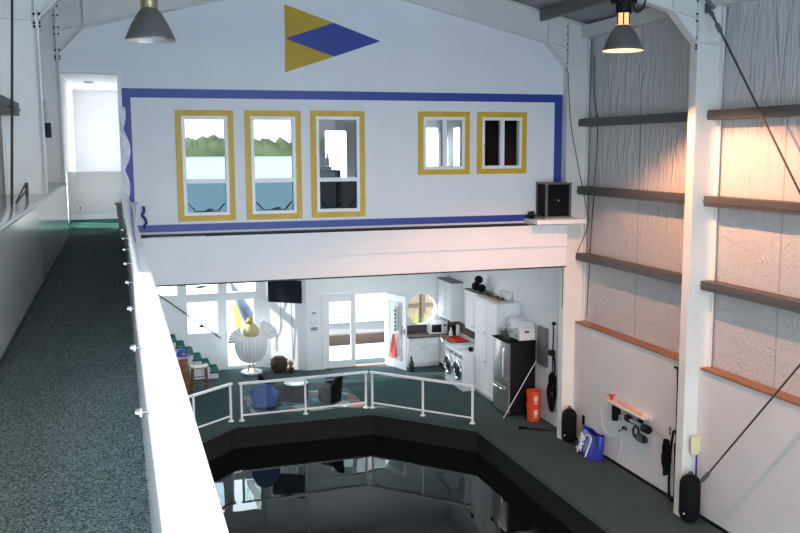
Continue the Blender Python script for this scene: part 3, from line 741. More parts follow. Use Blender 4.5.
# ================================================================== LEDGE SHELF AND BLACK BOX
tag(MB().box(7.24, 8.24, 14.72, 15.29, 4.235, 4.315, .006).build('ledge_shelf', 'trimw'), 'white shelf board sticking out of the ledge under the black box', 'shelf')
tag(MB().box(7.42, 8.05, 14.78, 15.27, 4.316, 4.345, .006).build('drip_tray', 'grey'), 'grey tray under the black louvred box', 'tray')
t = thing('heater_box', 'black louvred appliance box standing on the white ledge shelf', 'appliance', (7.73, 15.05, 4.346))
MB().box(7.49, 7.97, 14.87, 15.24, 4.346, 4.95).build('core', 'blackm', t)
mb = MB()
for x, y in ((7.47, 14.85), (7.95, 14.85), (7.47, 15.22), (7.95, 15.22)): mb.box(x, x+.04, y, y+.035, 4.346, 4.965)
mb.box(7.46, 8.0, 14.84, 15.265, 4.955, 4.985, .006); mb.box(7.46, 8.0, 14.84, 15.265, 4.346, 4.37)
mb.build('cabinet_frame', 'greyd', t)
mb = MB()
for k in range(14): mb.box(7.51+k*.032, 7.522+k*.032, 14.862, 14.872, 4.37, 4.955)
for k in range(10): mb.box(7.482, 7.492, 14.90+k*.034, 14.912+k*.034, 4.37, 4.955)
mb.build('grille', 'black', t)
MB().tube([(7.73, 14.866, 4.66), (7.73, 14.855, 4.66)], .018, 12).build('badge', 'chrome', t)
t = thing('work_lamp', 'small black clamp lamp on the ledge left of the louvred box', 'lamp', (7.33, 15.15, 4.316))
MB().box(7.28, 7.38, 15.1, 15.2, 4.316, 4.34, .005).build('base', 'black', t)
MB().lathe([(0, -.05), (.05, -.05), (.06, .04), (0, .05)], (7.32, 15.14, 4.40), 14, Matrix.Rotation(PI/2, 4, 'Y')).build('head', 'black', t)
MB().tube([(7.33, 15.15, 4.33), (7.36, 15.15, 4.42)], .012, 6).build('arm', 'black', t)

# ================================================================== RIGHT WALL: braces, wires
def brace(lb, p0, p1, tb, tl):
    t = thing('brace_cable', lb, 'cable', p0)
    p0, p1 = Vector(p0), Vector(p1)
    MB().tube([p0, p1], .014, 8).build('cable', 'cable', t)
    c0 = p0+(p1-p0)*tb
    d = (p1-p0).normalized()
    MB().tube([c0-d*tl, c0-d*tl*.7, c0+d*tl*.7, c0+d*tl], [.018, .034, .034, .018], 10).build('turnbuckle', 'purlin', t)
    MB().tube([p0-d*.03, p0+d*.10], [.034, .02], 8).build('end_fitting', 'purlin', t)
brace('taut dark brace cable running down from the top of the big right column', (8.2, 11.2, 7.50), (8.2, 5.62, .35), .03, .09)
brace('taut dark brace cable with turnbuckle rising from the foot of the big right column', (8.1, 11.09, .43), (8.1, 5.62, 6.9), .055, .13)
t = thing('brace_clevis', 'grey clevis fitting at the top of the big right column', 'clevis', (8.2, 11.22, 7.6))
MB().box(8.15, 8.21, 11.215, 11.31, 7.52, 7.66, .01).build('lug', 'girt', t)
MB().tube([(8.10, 11.2, 7.70), (8.24, 11.2, 7.58)], .028, 8).build('pin', 'purlin', t)
MB().tube([(8.06, 11.2, 7.78), (8.16, 11.2, 7.66)], .02, 8).build('shackle', 'girt', t)
tag(MB().tube([(8.0, 15.1, 7.0), (8.03, 15.1, 6.6), (8.10, 15.08, 5.9), (8.20, 14.70, 4.6), (8.255, 14.70, 4.2), (8.27, 15.1, 3.66)], .008, 6, 6).build('wire', 'cable'), 'thin loose wire hanging down in front of the far right column', 'wire')
tag(MB().tube([(8.46, 14.98, 7.3), (8.47, 14.95, 6.6), (8.47, 14.8, 5.9), (8.47, 14.86, 5.0), (8.47, 14.95, 4.0), (8.47, 15.0, 3.2), (8.47, 15.05, 2.4)], .01, 6, 6).build('wire', 'cable'), 'dark wire running down the insulation beside the far right column', 'wire')
tag(MB().tube([(7.93, 15.02, 3.39), (7.93, 15.02, 2.62)], .008, 6).build('pull_cord', 'cable'), 'short dark cord hanging under the beam end by the column', 'cord')

# wall shelf and what hangs under it
sh = thing('wall_shelf', 'pale wooden shelf fixed low on the right wall', 'shelf', (8.2, 13.08, 1.17))
MB().box(8.09, 8.3, 12.46, 13.7, 1.165, 1.19, .004).build('board', 'paleshelf', sh)
MB().box(8.27, 8.3, 12.5, 13.66, 1.10, 1.165).build('cleat', 'trimw', sh)
for k, (y0, x0, lb) in enumerate([(12.55, 8.13, 'thin orange rod lying on the wall shelf near its front'), (12.62, 8.20, 'thin orange rod lying on the wall shelf near the wall')]):
    tag(MB().tube([(x0, y0, 1.199), (x0+.05, y0+.85, 1.199)], .008, 8).build('fishing_rod', 'orangerod'), lb, 'rod')
t = thing('valve_handle', 'small dark red valve at the far end of the wall shelf', 'valve', (8.2, 13.62, 1.19))
mb = MB(); mb.lathe([(0, 0), (.03, 0), (.03, .05), (.018, .06), (.018, .08), (0, .08)], (8.2, 13.62, 1.19), 12); mb.build('body', 'red', t)
mb = MB()
for a in (0, PI/2): mb.tube([(8.2+.07*math.cos(a), 13.62+.07*math.sin(a), 1.27), (8.2-.07*math.cos(a), 13.62-.07*math.sin(a), 1.27)], .012, 8)
mb.build('cross_handle', 'red', t)
t = thing('can_holder', 'black cylindrical holder hanging under the wall shelf', 'holder', (8.21, 13.5, .80))
MB().lathe([(0, 0), (.06, 0), (.062, .01), (.062, .26), (.05, .26), (.05, .04), (0, .04)], (8.21, 13.5, .85), 20).build('cup', 'black', t)
MB().box(8.26, 8.30, 13.47, 13.53, .95, 1.165).build('strap', 'black', t)
t = thing('lantern', 'black lantern tube with clear middle mounted under the wall shelf', 'lantern', (8.2, 12.78, 1.0))
R = Matrix.Rotation(PI/2, 4, 'X')
MB().lathe([(0, -.09), (.06, -.09), (.07, -.06), (.07, .06), (.065, .09), (0, .09)], (8.2, 12.52, .985), 20, R).build('head', 'black', t)
MB().lathe([(.052, -.2), (.052, .2)], (8.2, 12.80, 1.0), 20, R).build('clear_tube', 'clear', t)
MB().lathe([(0, -.2), (.035, -.2), (.035, .2), (0, .2)], (8.2, 12.80, 1.0), 12, R).build('core', 'grey', t)
MB().lathe([(0, -.07), (.055, -.07), (.062, -.05), (.062, .05), (.05, .08), (0, .08)], (8.2, 13.05, 1.01), 20, R).build('end_cap', 'black', t)
MB().box(8.25, 8.3, 12.75, 12.85, 1.0, 1.165).build('bracket', 'black', t)
t = thing('diving_mask', 'dark grey diving mask hanging on the right wall under the lantern', 'mask', (8.27, 12.8, .8))
mb = MB()
def mk(u, v):
    a = 2*PI*u; r_ = 1+.18*math.cos(2*a); prof = [(1, .0), (1.05, .03), (.95, .07), (.72, .08)][min(3, int(v*3+.5))]
    return Vector((8.29-prof[1], 12.74+.155*prof[0]*math.cos(a), .75+.075*prof[0]*r_*math.sin(a)))
mb.grid(mk, 28, 3, True); mb.build('skirt', 'rubber', t)
MB().box(8.215, 8.22, 12.64, 12.84, .70, .82).build('lens', 'greyd', t)
mb = MB(); mb.tube([(8.27, 12.92+.09*math.cos(a), .80+.10*math.sin(a)) for a in [2*PI*k/20 for k in range(21)]], .018, 8); mb.build('head_strap', 'rubber', t)
t = thing('hose', 'loop of thin white hose hanging from the far end of the wall shelf', 'hose', (8.27, 13.8, .9))
mb = MB().tube([(8.25, 13.66, 1.16), (8.26, 13.9, 1.12), (8.27, 14.08, .9), (8.27, 14.04, .62), (8.27, 13.78, .48), (8.27, 13.45, .62), (8.27, 13.34, .84), (8.27, 13.4, 1.0)], .009, 6, 8)
mb.build('tube', 'webbing', t)
tag(MB().tube([(8.285, 13.42, .78), (8.285, 13.40, .4), (8.285, 13.48, .2), (8.285, 13.55, .06)], .006, 6, 6).build('thin_cord', 'webbing'), 'thin white cord trailing down the right wall below the hose', 'cord')
t = thing('wall_plug', 'small black plug clip on the right wall beside the hose', 'plug', (8.28, 13.35, .74))
mb = MB(); mb.ball((8.27, 13.32, .76), .03, 1); mb.ball((8.27, 13.24, .75), .025, 1); mb.tube([(8.27, 13.38, .70), (8.27, 13.26, .79)], .012, 6); mb.build('clip', 'black', t)
MB().ball((8.275, 13.45, .66), .022, 1).build('loose_end', 'black', t)
t = thing('outlet', 'grey outlet plate on the right wall left of the big column', 'outlet', (8.295, 11.97, 1.1))
MB().box(8.288, 8.30, 11.92, 12.02, 1.02, 1.19, .004).build('plate', 'binp', t)
mb = MB(); mb.box(8.283, 8.289, 11.945, 11.995, 1.05, 1.10); mb.box(8.283, 8.289, 11.945, 11.995, 1.115, 1.165); mb.build('socket', 'greyd', t)

# boat hooks with hanging rope
def coil(mb, x, y, z0, z1, w, n, r, seed):
    rnd = random.Random(seed); pts = []
    for k in range(n*8+1):
        a = 2*PI*k/8
        zc = (z0+z1)/2; hz = (z1-z0)/2*rnd.uniform(.75, 1)
        pts.append((x-.03-.02*(k % 3)+rnd.uniform(-.015, .015), y+w*math.cos(a)*rnd.uniform(.6, 1), zc+hz*math.sin(a)))
    return mb.tube(pts, r, 7, 4)
t = thing('boat_hook', 'black boat hook pole leaning upright on the kitchen side of the far column', 'boat hook', (8.26, 15.96, 0))
MB().tube([(8.22, 15.95, .35), (8.25, 15.97, 2.08)], .014, 10).build('pole', 'black', t)
mb = MB(); mb.ball((8.25, 15.97, 2.12), .04, 2); mb.tube([(8.25, 15.97, 2.1), (8.25, 16.03, 2.12)], .014, 6); mb.build('hook_tip', 'black', t)
MB().box(8.20, 8.3, 15.98, 16.10, 1.45, 1.56, .01).build('wall_clip', 'black', t)
t = thing('rope_coil', 'hanked black rope hanging beside the far column', 'rope', (8.22, 15.92, .7))
mb = MB(); coil(mb, 8.26, 15.92, .30, 1.15, .14, 5, .02, 3); mb.build('hank', 'blackm', t)
MB().tube([(8.23, 15.85, 1.12), (8.25, 15.9, 1.35), (8.24, 15.93, 1.45)], .02, 6, 4).build('hanging_end', 'blackm', t)
MB().lathe([(.07, -.03), (.085, -.03), (.085, .03), (.07, .03)], (8.21, 15.9, .78), 14).build('wrap', 'blackm', t)
t = thing('boat_hook', 'black boat hook pole standing upright left of the big column', 'boat hook', (8.27, 11.78, 0))
MB().tube([(8.24, 11.72, .0), (8.27, 11.79, 2.16)], .016, 10).build('pole', 'black', t)
mb = MB(); mb.tube([(8.27, 11.88, 2.18), (8.27, 11.70, 2.18)], .022, 8); mb.tube([(8.27, 11.79, 2.1), (8.27, 11.79, 2.2)], .02, 8); mb.build('hook_tip', 'black', t)
t = thing('rope_coil', 'hanked black rope with long loop hanging left of the big column', 'rope', (8.22, 11.8, .6))
mb = MB(); coil(mb, 8.22, 11.88, .42, 1.02, .08, 6, .02, 9); mb.build('hank', 'blackm', t)
mb = MB().tube([(8.2, 11.70, 1.0), (8.19, 11.66, .6), (8.2, 11.68, .12), (8.2, 11.76, .05), (8.2, 11.82, .2), (8.2, 11.82, .7), (8.21, 11.77, 1.15), (8.21, 11.68, 1.12), (8.2, 11.64, .8), (8.2, 11.66, .3)], .02, 7, 6)
mb.build('loop', 'blackm', t)

# fenders
def fender(lb, x, y, hgt, r_):
    t = thing('boat_fender', lb, 'fender', (x, y, 0))
    MB().lathe([(0, .0), (r_*.45, .01), (r_*.85, .06), (r_, .13), (r_, hgt-.13), (r_*.85, hgt-.06), (r_*.45, hgt-.01), (0, hgt)], (x, y, 0), 28).build('body', 'blackm', t)
    mb = MB(); mb.tube([(x-.03, y, hgt-.02), (x-.02, y, hgt+.035), (x+.02, y, hgt+.035), (x+.03, y, hgt-.02)], .014, 6, 4)
    mb.build('rope_eye', 'rubber', t)
    MB().ball((x-r_*.9, y-r_*.42, .16), .016, 1).build('valve', 'trimw', t)
    return t
fender('black boat fender standing at the foot of the far column by the blue bag', 8.10, 14.96, .66, .14)
fender('black boat fender standing at the foot of the big near column', 8.05, 11.07, .73, .155)
tag(MB().box(8.285, 8.30, 14.72, 14.80, .38, .56, .004).build('wall_bracket', 'black'), 'small black bracket on the wall between far fender and blue bag', 'bracket')
t = thing('paddle', 'paddle with navy shaft and cream blade standing behind the near fender', 'paddle', (8.2, 11.16, .0))
MB().tube([(8.26, 11.21, .015), (8.25, 11.22, 1.02)], .014, 10).build('shaft', 'navy', t)
def pb(u, v):
    z = .98+.29*v; w_ = .03+.06*min(1, v*4)**.5 if v < .95 else .075
    return Vector((8.215+(u-.5)*2*w_*.9, 11.21-.012*math.cos((u-.5)*3), z))
mb = MB().grid(pb, 6, 10); mb.solid(.012); mb.build('blade', 'paddle', t)

# pole on the floor
t = thing('deck_pole', 'short black pole lying on the carpet beside the far column', 'pole', (7.8, 15.83, 0))
MB().tube([(7.66, 15.92, .022), (8.08, 15.64, .022)], .02, 10).build('shaft', 'black', t)
MB().tube([(7.52, 16.0, .03), (7.68, 15.91, .03)], .03, 10).build('grip', 'blackm', t)

# blue bag
t = thing('tote_bag', 'shiny blue tote bag with white print leaning on the right wall', 'bag', (8.13, 14.15, 0))
def bagf(u, v):
    # rounded rectangle cross section, sagging as it rises
    a = 2*PI*u; c, s_ = math.cos(a), math.sin(a)
    k = .72
    cx_ = math.copysign(abs(c)**k, c); sy_ = math.copysign(abs(s_)**k, s_)
    hx = .17*(1-.55*v)*(1 if v > .02 else .92); hy = .34*(1-.06*v+.05*math.sin(PI*v))
    lean = .06*v
    z = .40*v+.012*math.sin(5*a)*v+(.045*v*v*abs(sy_))
    return Vector((8.11+hx*cx_+lean+.012*math.sin(3*a+5*v), 14.16+hy*sy_, .005+z))
mb = MB().grid(bagf, 40, 12, True)
mb.face([bagf(i/40, 0) for i in range(40)]); mb.build('body', 'bluebag', t)
def prt(u, v):
    y = 14.20+.22*u; z = .06+.26*v
    x = 8.11-.17*(1-.55*(z/.4))-.018+.06*(z/.4)
    return Vector((x, y, z))
MB().grid(prt, 8, 8).build('print', 'bagprint', t)
def strapx(z): return 8.11-.17*(1-.55*min(1, z/.4))-.026+.06*min(1, z/.4)
for y0, y1 in ((14.02, 14.32),):
    pts = [(strapx(.03), y0, .03), (strapx(.2), y0, .2), (strapx(.36), y0+.02, .36), (strapx(.36)-.05, y0+.08, .42), (strapx(.36)-.07, (y0+y1)/2, .36), (strapx(.3)-.06, y1-.06, .40), (strapx(.34), y1, .34), (strapx(.2), y1, .2), (strapx(.03), y1, .03)]
    MB().tube(pts, .011, 6, 6).build('handle', 'webbing', t)
# ================================================================== BALUSTRADES
def baluster_run(lb, pts, ends=(True, True)):
    t = thing('balustrade', lb, 'balustrade', (pts[0][0], pts[0][1], 0))
    H, r_ = .82, .026
    for x, y in pts:
        p = MB().tube([(x, y, 0), (x, y, H-.03)], r_, 12).build('post', 'trimw', t)
        MB().lathe([(0, 0), (.06, 0), (.06, .012), (.035, .03), (0, .03)], (x, y, 0), 16).build('base_plate', 'trimw', p)
    a, b = Vector((*pts[0], H)), Vector((*pts[-1], H)); d = (b-a).normalized()
    n = Vector((-d.y, d.x, 0))
    def rail(nm, z0, z1, w_, e):
        mb = MB(); q0, q1 = a-d*e, b+d*e
        vs = [[mb.bm.verts.new((p+n*s_*w_).to_2d().to_3d()+Vector((0, 0, z))) for s_, z in ((-1, z0), (1, z0), (1, z1), (-1, z1))] for p in (q0, q1)]
        A, B = vs; fs = [mb.bm.faces.new(A), mb.bm.faces.new(B)]
        for i in range(4): fs.append(mb.bm.faces.new((A[i], A[(i+1) % 4], B[(i+1) % 4], B[i])))
        bmesh.ops.recalc_face_normals(mb.bm, faces=fs)
        bmesh.ops.bevel(mb.bm, geom=mb.bm.edges[:], offset=.006, segments=2, affect='EDGES')
        mb.build(nm, 'trimw', t)
    rail('top_rail', H-.045, H, .035, .05)
    rail('bottom_rail', .105, .135, .018, 0)
    for (x0, y0), (x1, y1) in zip(pts, pts[1:]):
        dd = Vector((x1-x0, y1-y0, 0)).normalized()*.03
        mb = MB(); nn = n*.004
        P0, P1 = Vector((x0, y0, 0))+dd, Vector((x1, y1, 0))-dd
        mb.prism([((P0+nn).x, (P0+nn).y), ((P1+nn).x, (P1+nn).y), ((P1-nn).x, (P1-nn).y), ((P0-nn).x, (P0-nn).y)], 'z', .13, H-.04)
        mb.build('glass_panel', 'railglass', t)
baluster_run('white balustrade with glass panel angled at the left of the slip', [(.42, 17.0), (1.26, 17.68), (2.06, 18.33)])
baluster_run('long white balustrade with two glass panels across the end of the slip', [(2.28, 18.30), (3.64, 18.36), (4.99, 18.40)])
baluster_run('white balustrade with glass panels angled towards the kitchen at right', [(5.12, 18.35), (5.98, 17.46), (6.77, 16.62)])

# ================================================================== KITCHEN
def knob(p, parent, d=(-1, 0, 0), r_=.016):
    p = Vector(p); d = Vector(d)
    MB().tube([p, p+d*.012, p+d*.03, p+d*.034], [r_*.5, r_*.5, r_, r_*.6], 10).build('knob', 'grey', parent)
def shaker_x(t, nm, x, y0, y1, z0, z1, kn=None, m_='cab'):
    """shaker door facing -X"""
    mb = MB(); g = .006; f = .055
    mb.box(x-.02, x, y0+g, y1-g, z0+g, z0+f); mb.box(x-.02, x, y0+g, y1-g, z1-f, z1-g); mb.box(x-.02, x, y0+g, y0+f, z0+f, z1-f); mb.box(x-.02, x, y1-f, y1-g, z0+f, z1-f)
    mb.box(x-.010, x, y0+f, y1-f, z0+f, z1-f)
    o = mb.build(nm, m_, t)
    if kn: knob((x-.02, kn[0], kn[1]), o)
    return o
def shaker_y(t, nm, y, x0, x1, z0, z1, kn=None, m_='cab'):
    mb = MB(); g = .006; f = .055
    if z1-z0 < .2: f = .03
    mb.box(x0+g, x1-g, y-.02, y, z0+g, z0+f); mb.box(x0+g, x1-g, y-.02, y, z1-f, z1-g); mb.box(x0+g, x0+f, y-.02, y, z0+f, z1-f); mb.box(x1-f, x1-g, y-.02, y, z0+f, z1-f)
    mb.box(x0+f, x1-f, y-.010, y, z0+f, z1-f)
    o = mb.build(nm, m_, t)
    if kn: knob((kn[0], y-.02, kn[1]), o, (0, -1, 0))
    return o
XW = 8.298
# base cabinet along back wall
t = thing('base_cabinet', 'white base cabinet under the round window', 'cabinet', (7.4, 21.8, 0))
MB().box(7.0, XW, 21.53, 22.09, .08, .77).build('carcass', 'cab', t)
MB().box(7.0, 7.84, 21.58, 22.05, 0, .08).build('plinth', 'cab', t)
shaker_y(t, 'drawer', 21.53, 7.0, 7.82, .60, .77, (7.41, .685))
shaker_y(t, 'door', 21.53, 7.0, 7.41, .10, .60, (7.36, .52)); shaker_y(t, 'door', 21.53, 7.41, 7.82, .10, .60, (7.46, .52))
t = thing('base_cabinet', 'narrow white base cabinet between the corner and the washing machines', 'cabinet', (8.06, 20.8, 0))
MB().box(7.86, XW, 20.14, 21.5, .08, .77).build('carcass', 'cab', t)
MB().box(7.90, XW, 20.16, 21.48, 0, .08).build('plinth', 'cab', t)
shaker_x(t, 'drawer', 7.86, 20.82, 21.5, .60, .77, (21.16, .685)); shaker_x(t, 'drawer', 7.86, 20.14, 20.82, .60, .77, (20.5, .685))
shaker_x(t, 'door', 7.86, 20.82, 21.5, .10, .60, (20.9, .52)); shaker_x(t, 'door', 7.86, 20.14, 20.82, .10, .60, (20.74, .52))
t = thing('worktop', 'dark brown L shaped kitchen worktop with upstand', 'worktop', (7.7, 21.7, .77))
MB().prism([(6.98, 21.49), (7.82, 21.49), (7.82, 20.13), (XW, 20.13), (XW, 22.095), (6.98, 22.095)], 'z', .772, .81).build('slab', 'counter', t)
mb = MB(); mb.box(6.98, XW, 22.06, 22.095, .81, 1.0); mb.box(XW-.03, XW, 18.92, 22.06, .93, 1.18); mb.build('upstand', 'counter', t)
t = thing('wall_cabinet', 'white two door wall cabinet over the kitchen corner', 'cabinet', (8.15, 21.5, 1.22))
MB().box(8.0, XW, 21.06, 22.05, 1.24, 2.22).build('carcass', 'cab', t)
shaker_x(t, 'door', 8.0, 21.56, 22.05, 1.24, 2.22, (21.62, 1.36)); shaker_x(t, 'door', 8.0, 21.06, 21.56, 1.24, 2.22, (21.50, 1.36))
MB().box(7.97, XW, 21.04, 22.06, 2.22, 2.25).build('top_board', 'greyd', t)
t = thing('wall_cabinet', 'white two door wall cabinet above the washing machines', 'cabinet', (8.1, 19.4, 1.3))
MB().box(7.95, XW, 18.90, 19.98, 1.30, 2.24).build('carcass', 'cab', t)
shaker_x(t, 'door', 7.95, 19.44, 19.98, 1.30, 2.24, (19.50, 1.42)); shaker_x(t, 'door', 7.95, 18.90, 19.44, 1.30, 2.24, (19.38, 1.42))
MB().box(7.92, XW, 18.89, 20.0, 2.24, 2.265).build('top_board', 'greyd', t)
t = thing('pantry_cabinet', 'tall white four door pantry cabinet beside the fridge', 'cabinet', (8.0, 18.2, 0))
MB().box(7.76, XW, 17.63, 18.88, .08, 2.24).build('carcass', 'cab', t)
MB().box(7.80, XW, 17.65, 18.86, 0, .08).build('plinth', 'cab', t)
MB().box(7.72, XW, 17.61, 18.89, 2.24, 2.268).build('crown_board', 'cab', t)
ym = 18.255
shaker_x(t, 'door', 7.76, ym, 18.88, 1.45, 2.22, (ym+.05, 1.52)); shaker_x(t, 'door', 7.76, 17.63, ym, 1.45, 2.22, (ym-.05, 1.52))
shaker_x(t, 'door', 7.76, ym, 18.88, .10, 1.45, (ym+.05, .85)); shaker_x(t, 'door', 7.76, 17.63, ym, .10, 1.45, (ym-.05, .85))
# washers
def washer(lb, y0, y1):
    t = thing('washing_machine', lb, 'washing machine', (7.85, (y0+y1)/2, 0))
    MB().box(7.46, 8.25, y0+.006, y1-.006, 0.012, .90, .015).build('body', 'appl', t)
    yc = (y0+y1)/2
    R = Matrix.Rotation(-PI/2, 4, 'Y')
    d = MB().lathe([(.19, .0), (.235, .0), (.245, .02), (.235, .045), (.20, .055), (.18, .04), (.17, .0)], (7.46, yc, .47), 36, R).build('door', 'chrome', t)
    MB().lathe([(0, .05), (.12, .045), (.185, .03)], (7.46, yc, .47), 30, R).build('door_glass', 'screen', d)
    MB().box(7.445, 7.46, y0+.03, y1-.03, .76, .88, .004).build('control_panel', 'binp', t)
    for k, q in enumerate((.2, .5, .72)):
        MB().lathe([(0, .03), (.03 if k == 0 else .014, .03), (.034 if k == 0 else .016, 0)], (7.447, y0+q*(y1-y0), .82), 14, R).build('dial', 'greyd', t)
washer('white front loading washing machine next to the kitchen worktop', 19.51, 20.11)
washer('white front loading washing machine nearest the pantry cabinet', 18.90, 19.50)
t = thing('detergent_cup', 'small dark cup standing on the nearer washing machine', 'cup', (7.75, 19.15, .902))
MB().lathe([(0, 0), (.05, 0), (.06, .09), (.05, .09), (.04, .01), (0, .01)], (7.75, 19.15, .902), 16).build('cup', 'black', t)
MB().tube([(7.75, 19.09, .92), (7.75, 19.04, .945), (7.75, 19.09, .975)], .008, 6, 4).build('handle', 'black', t)
# microwave
t = thing('microwave', 'white microwave standing in the corner of the kitchen worktop', 'microwave', (7.85, 21.78, .812), math.radians(-8))
MB().box(-.23, .25, -.17, .19, .008, .31, .012).build('body', 'appl', t, world=False)
MB().box(-.17, .09, -.178, -.168, .06, .26, .003).build('door_window', 'screen', t, world=False)
MB().box(.145, .215, -.178, -.168, .21, .26).build('display', 'black', t, world=False)
MB().box(.15, .21, -.176, -.168, .05, .18).build('keypad', 'binp', t, world=False)
# counter items
t = thing('serving_tray', 'red shallow tray lying on the kitchen worktop', 'tray', (8.0, 20.66, .81))
MB().box(7.84, 8.16, 20.36, 20.98, .812, .835, .01).build('bed', 'red', t)
mb = MB()
for a_, b_, c_, d_ in ((7.83, 8.17, 20.35, 20.37), (7.83, 8.17, 20.97, 20.99), (7.83, 7.85, 20.37, 20.97), (8.15, 8.17, 20.37, 20.97)): mb.box(a_, b_, c_, d_, .815, .885)
mb.build('rim', 'red', t)
def bottle(name, lb, x, y, z, r_, hh, m_, cap='trimw'):
    t = thing(name, lb, 'bottle', (x, y, z))
    MB().lathe([(0, 0), (r_, 0), (r_, hh*.6), (r_*.4, hh*.78), (r_*.35, hh*.92), (0, hh*.92)], (x, y, z), 14).build('body', m_, t)
    MB().lathe([(r_*.42, 0), (r_*.42, hh*.1), (0, hh*.1)], (x, y, z+hh*.9), 10).build('cap', cap, t)
bottle('soap_bottle', 'white bottle standing behind the red tray', 8.02, 21.18, .811, .05, .25, 'appl', 'trimw')
bottle('dish_soap', 'dark green bottle standing beside the microwave', 8.08, 21.42, .811, .04, .24, 'bottle', 'black')
t = thing('paper_towel', 'white paper towel roll standing on the worktop by the wall', 'paper towel', (8.2, 21.12, .811))
MB().lathe([(.018, 0), (.055, 0), (.055, .30), (.018, .30)], (8.2, 21.12, .84), 18).build('roll', 'appl', t)
MB().lathe([(0, 0), (.07, 0), (.07, .012), (.012, .02), (.012, .36), (0, .37)], (8.2, 21.12, .811), 16).build('stand', 'grey', t)
bottle('sauce_bottle', 'black bottle standing between microwave and paper towel', 8.2, 21.45, .811, .045, .3, 'black', 'red')
# fridge
t = thing('refrigerator', 'stainless fridge with black sides standing beside the pantry', 'fridge', (7.95, 17.2, 0))
MB().box(7.70, XW-.02, 16.82, 17.60, .03, 1.575, .008).build('body', 'black', t)
MB().box(7.72, XW-.05, 16.86, 17.56, 0, .03).build('foot_plinth', 'black', t)
def fdoor(z0, z1):
    def f(u, v):
        y = 16.82+.78*u; bulge = .035*math.sin(PI*u)
        return Vector((7.655-bulge, y, z0+(z1-z0)*v))
    mb = MB().grid(f, 14, 2)
    ex = [(7.655-.035*math.sin(PI*i/14), 16.82+.78*i/14) for i in range(15)]+[(7.697, 17.60), (7.697, 16.82)]
    mb.bm.free(); mb.bm = bmesh.new(); mb.prism(ex, 'z', z0, z1); return mb
d1 = fdoor(.66, 1.57).build('door', 'stainless', t)
MB().tube([(7.63, 16.93, .78), (7.585, 16.93, .82), (7.58, 16.93, 1.15), (7.585, 16.93, 1.42), (7.63, 16.93, 1.47)], .013, 8, 4).build('handle', 'chrome', d1)
d2 = fdoor(.05, .645).build('freezer_drawer', 'stainless', t)
MB().tube([(7.63, 16.92, .58), (7.58, 16.95, .58), (7.565, 17.2, .58), (7.58, 17.47, .58), (7.63, 17.5, .58)], .013, 8, 4).build('handle', 'chrome', d2)
MB().box(7.62, XW-.02, 16.80, 17.62, 1.576, 1.60, .005).build('top_cover', 'blackm', t)
# ice maker box on fridge
t = thing('ice_maker', 'white countertop ice maker box on top of the fridge', 'ice maker', (8.1, 17.15, 1.602))
mb = MB(); mb.prism([(16.88, 1.602), (16.88, 1.93), (16.95, 1.985), (17.5, 2.0), (17.5, 1.602)], 'x', 7.93, 8.28); mb.build('body', 'appl', t)
MB().box(8.05, 8.15, 16.87, 16.882, 1.76, 1.80).build('display', 'black', t)
MB().box(7.96, 8.25, 16.874, 16.882, 1.87, 1.885).build('lid_seam', 'binp', t)
mb = MB()
for y_, z_ in ((17.38, 1.86), (17.05, 1.83), (17.03, 1.68)): mb.tube([(7.932, y_, z_), (7.915, y_, z_)], .022, 10)
mb.build('side_knobs', 'greyd', t)
t = thing('glass_bowl', 'clear glass bowl with spoons standing on the front of the fridge', 'bowl', (7.77, 17.2, 1.602))
MB().lathe([(0, 0), (.07, 0), (.08, .012), (.10, .05), (.15, .17), (.155, .2), (.145, .2), (.09, .055), (.06, .02), (0, .02)], (7.77, 17.2, 1.602), 28).build('bowl', 'clear', t)
t = thing('serving_spoon', 'chrome spoon standing in the glass bowl on the fridge', 'spoon', (7.77, 17.2, 1.622))
MB().tube([(7.75, 17.18, 1.63), (7.70, 17.09, 1.84)], .008, 6).build('stem', 'chrome', t)
MB().ball((7.695, 17.08, 1.86), .03, 2, (.5, .9, 1.2)).build('scoop', 'chrome', t)
# decor on cabinets
for (x, y, z, lb) in ((8.06, 19.62, 2.366, 'left ball of the three black balls on the wall cabinet'), (8.06, 19.26, 2.366, 'right ball of the three black balls on the wall cabinet'), (8.06, 19.44, 2.54, 'top ball of the three black balls on the wall cabinet')):
    t = thing('decor_ball', lb, 'ball', (x, y, z-.1), 0, 'black balls on the wall cabinet')
    MB().ball((x, y, z), .10, 3).build('ball', 'blackm', t)
    MB().tube([(x, y, z-.1), (x, y, z-.095)], .03, 10).build('foot', 'black', t)
t = thing('driftwood_tray', 'low cream and brown decorative tray on top of the pantry', 'tray', (8.02, 18.3, 2.268))
MB().box(7.84, 8.14, 17.8, 18.8, 2.269, 2.295, .008).build('base', 'seatwood', t)
mb = MB()
for k in range(9): mb.ball((7.93+.1*random.random(), 17.9+k*.1, 2.32), .04, 1, (1, 1.2, .8))
mb.build('pebbles', 'wicker', t)
t = thing('storage_crate', 'small cream crate standing on the pantry behind the decorative tray', 'crate', (8.22, 18.4, 2.27))
MB().box(8.165, 8.285, 18.05, 18.5, 2.27, 2.40, .006).build('body', 'cab', t)
MB().box(8.15, 8.29, 18.03, 18.52, 2.40, 2.42, .004).build('lid', 'cab', t)
# electric panel
t = thing('breaker_panel', 'dark grey electrical panel on the wall behind the fridge', 'electrical panel', (8.27, 16.48, 1.15))
MB().box(8.25, 8.299, 16.28, 16.70, 1.14, 1.95, .006).build('box', 'greyd', t)
d = MB().box(8.238, 8.25, 16.30, 16.68, 1.17, 1.92, .003).build('door', 'greyd', t)
MB().tube([(8.238, 16.34, 1.52), (8.228, 16.34, 1.52)], .014, 8).build('latch', 'black', d)
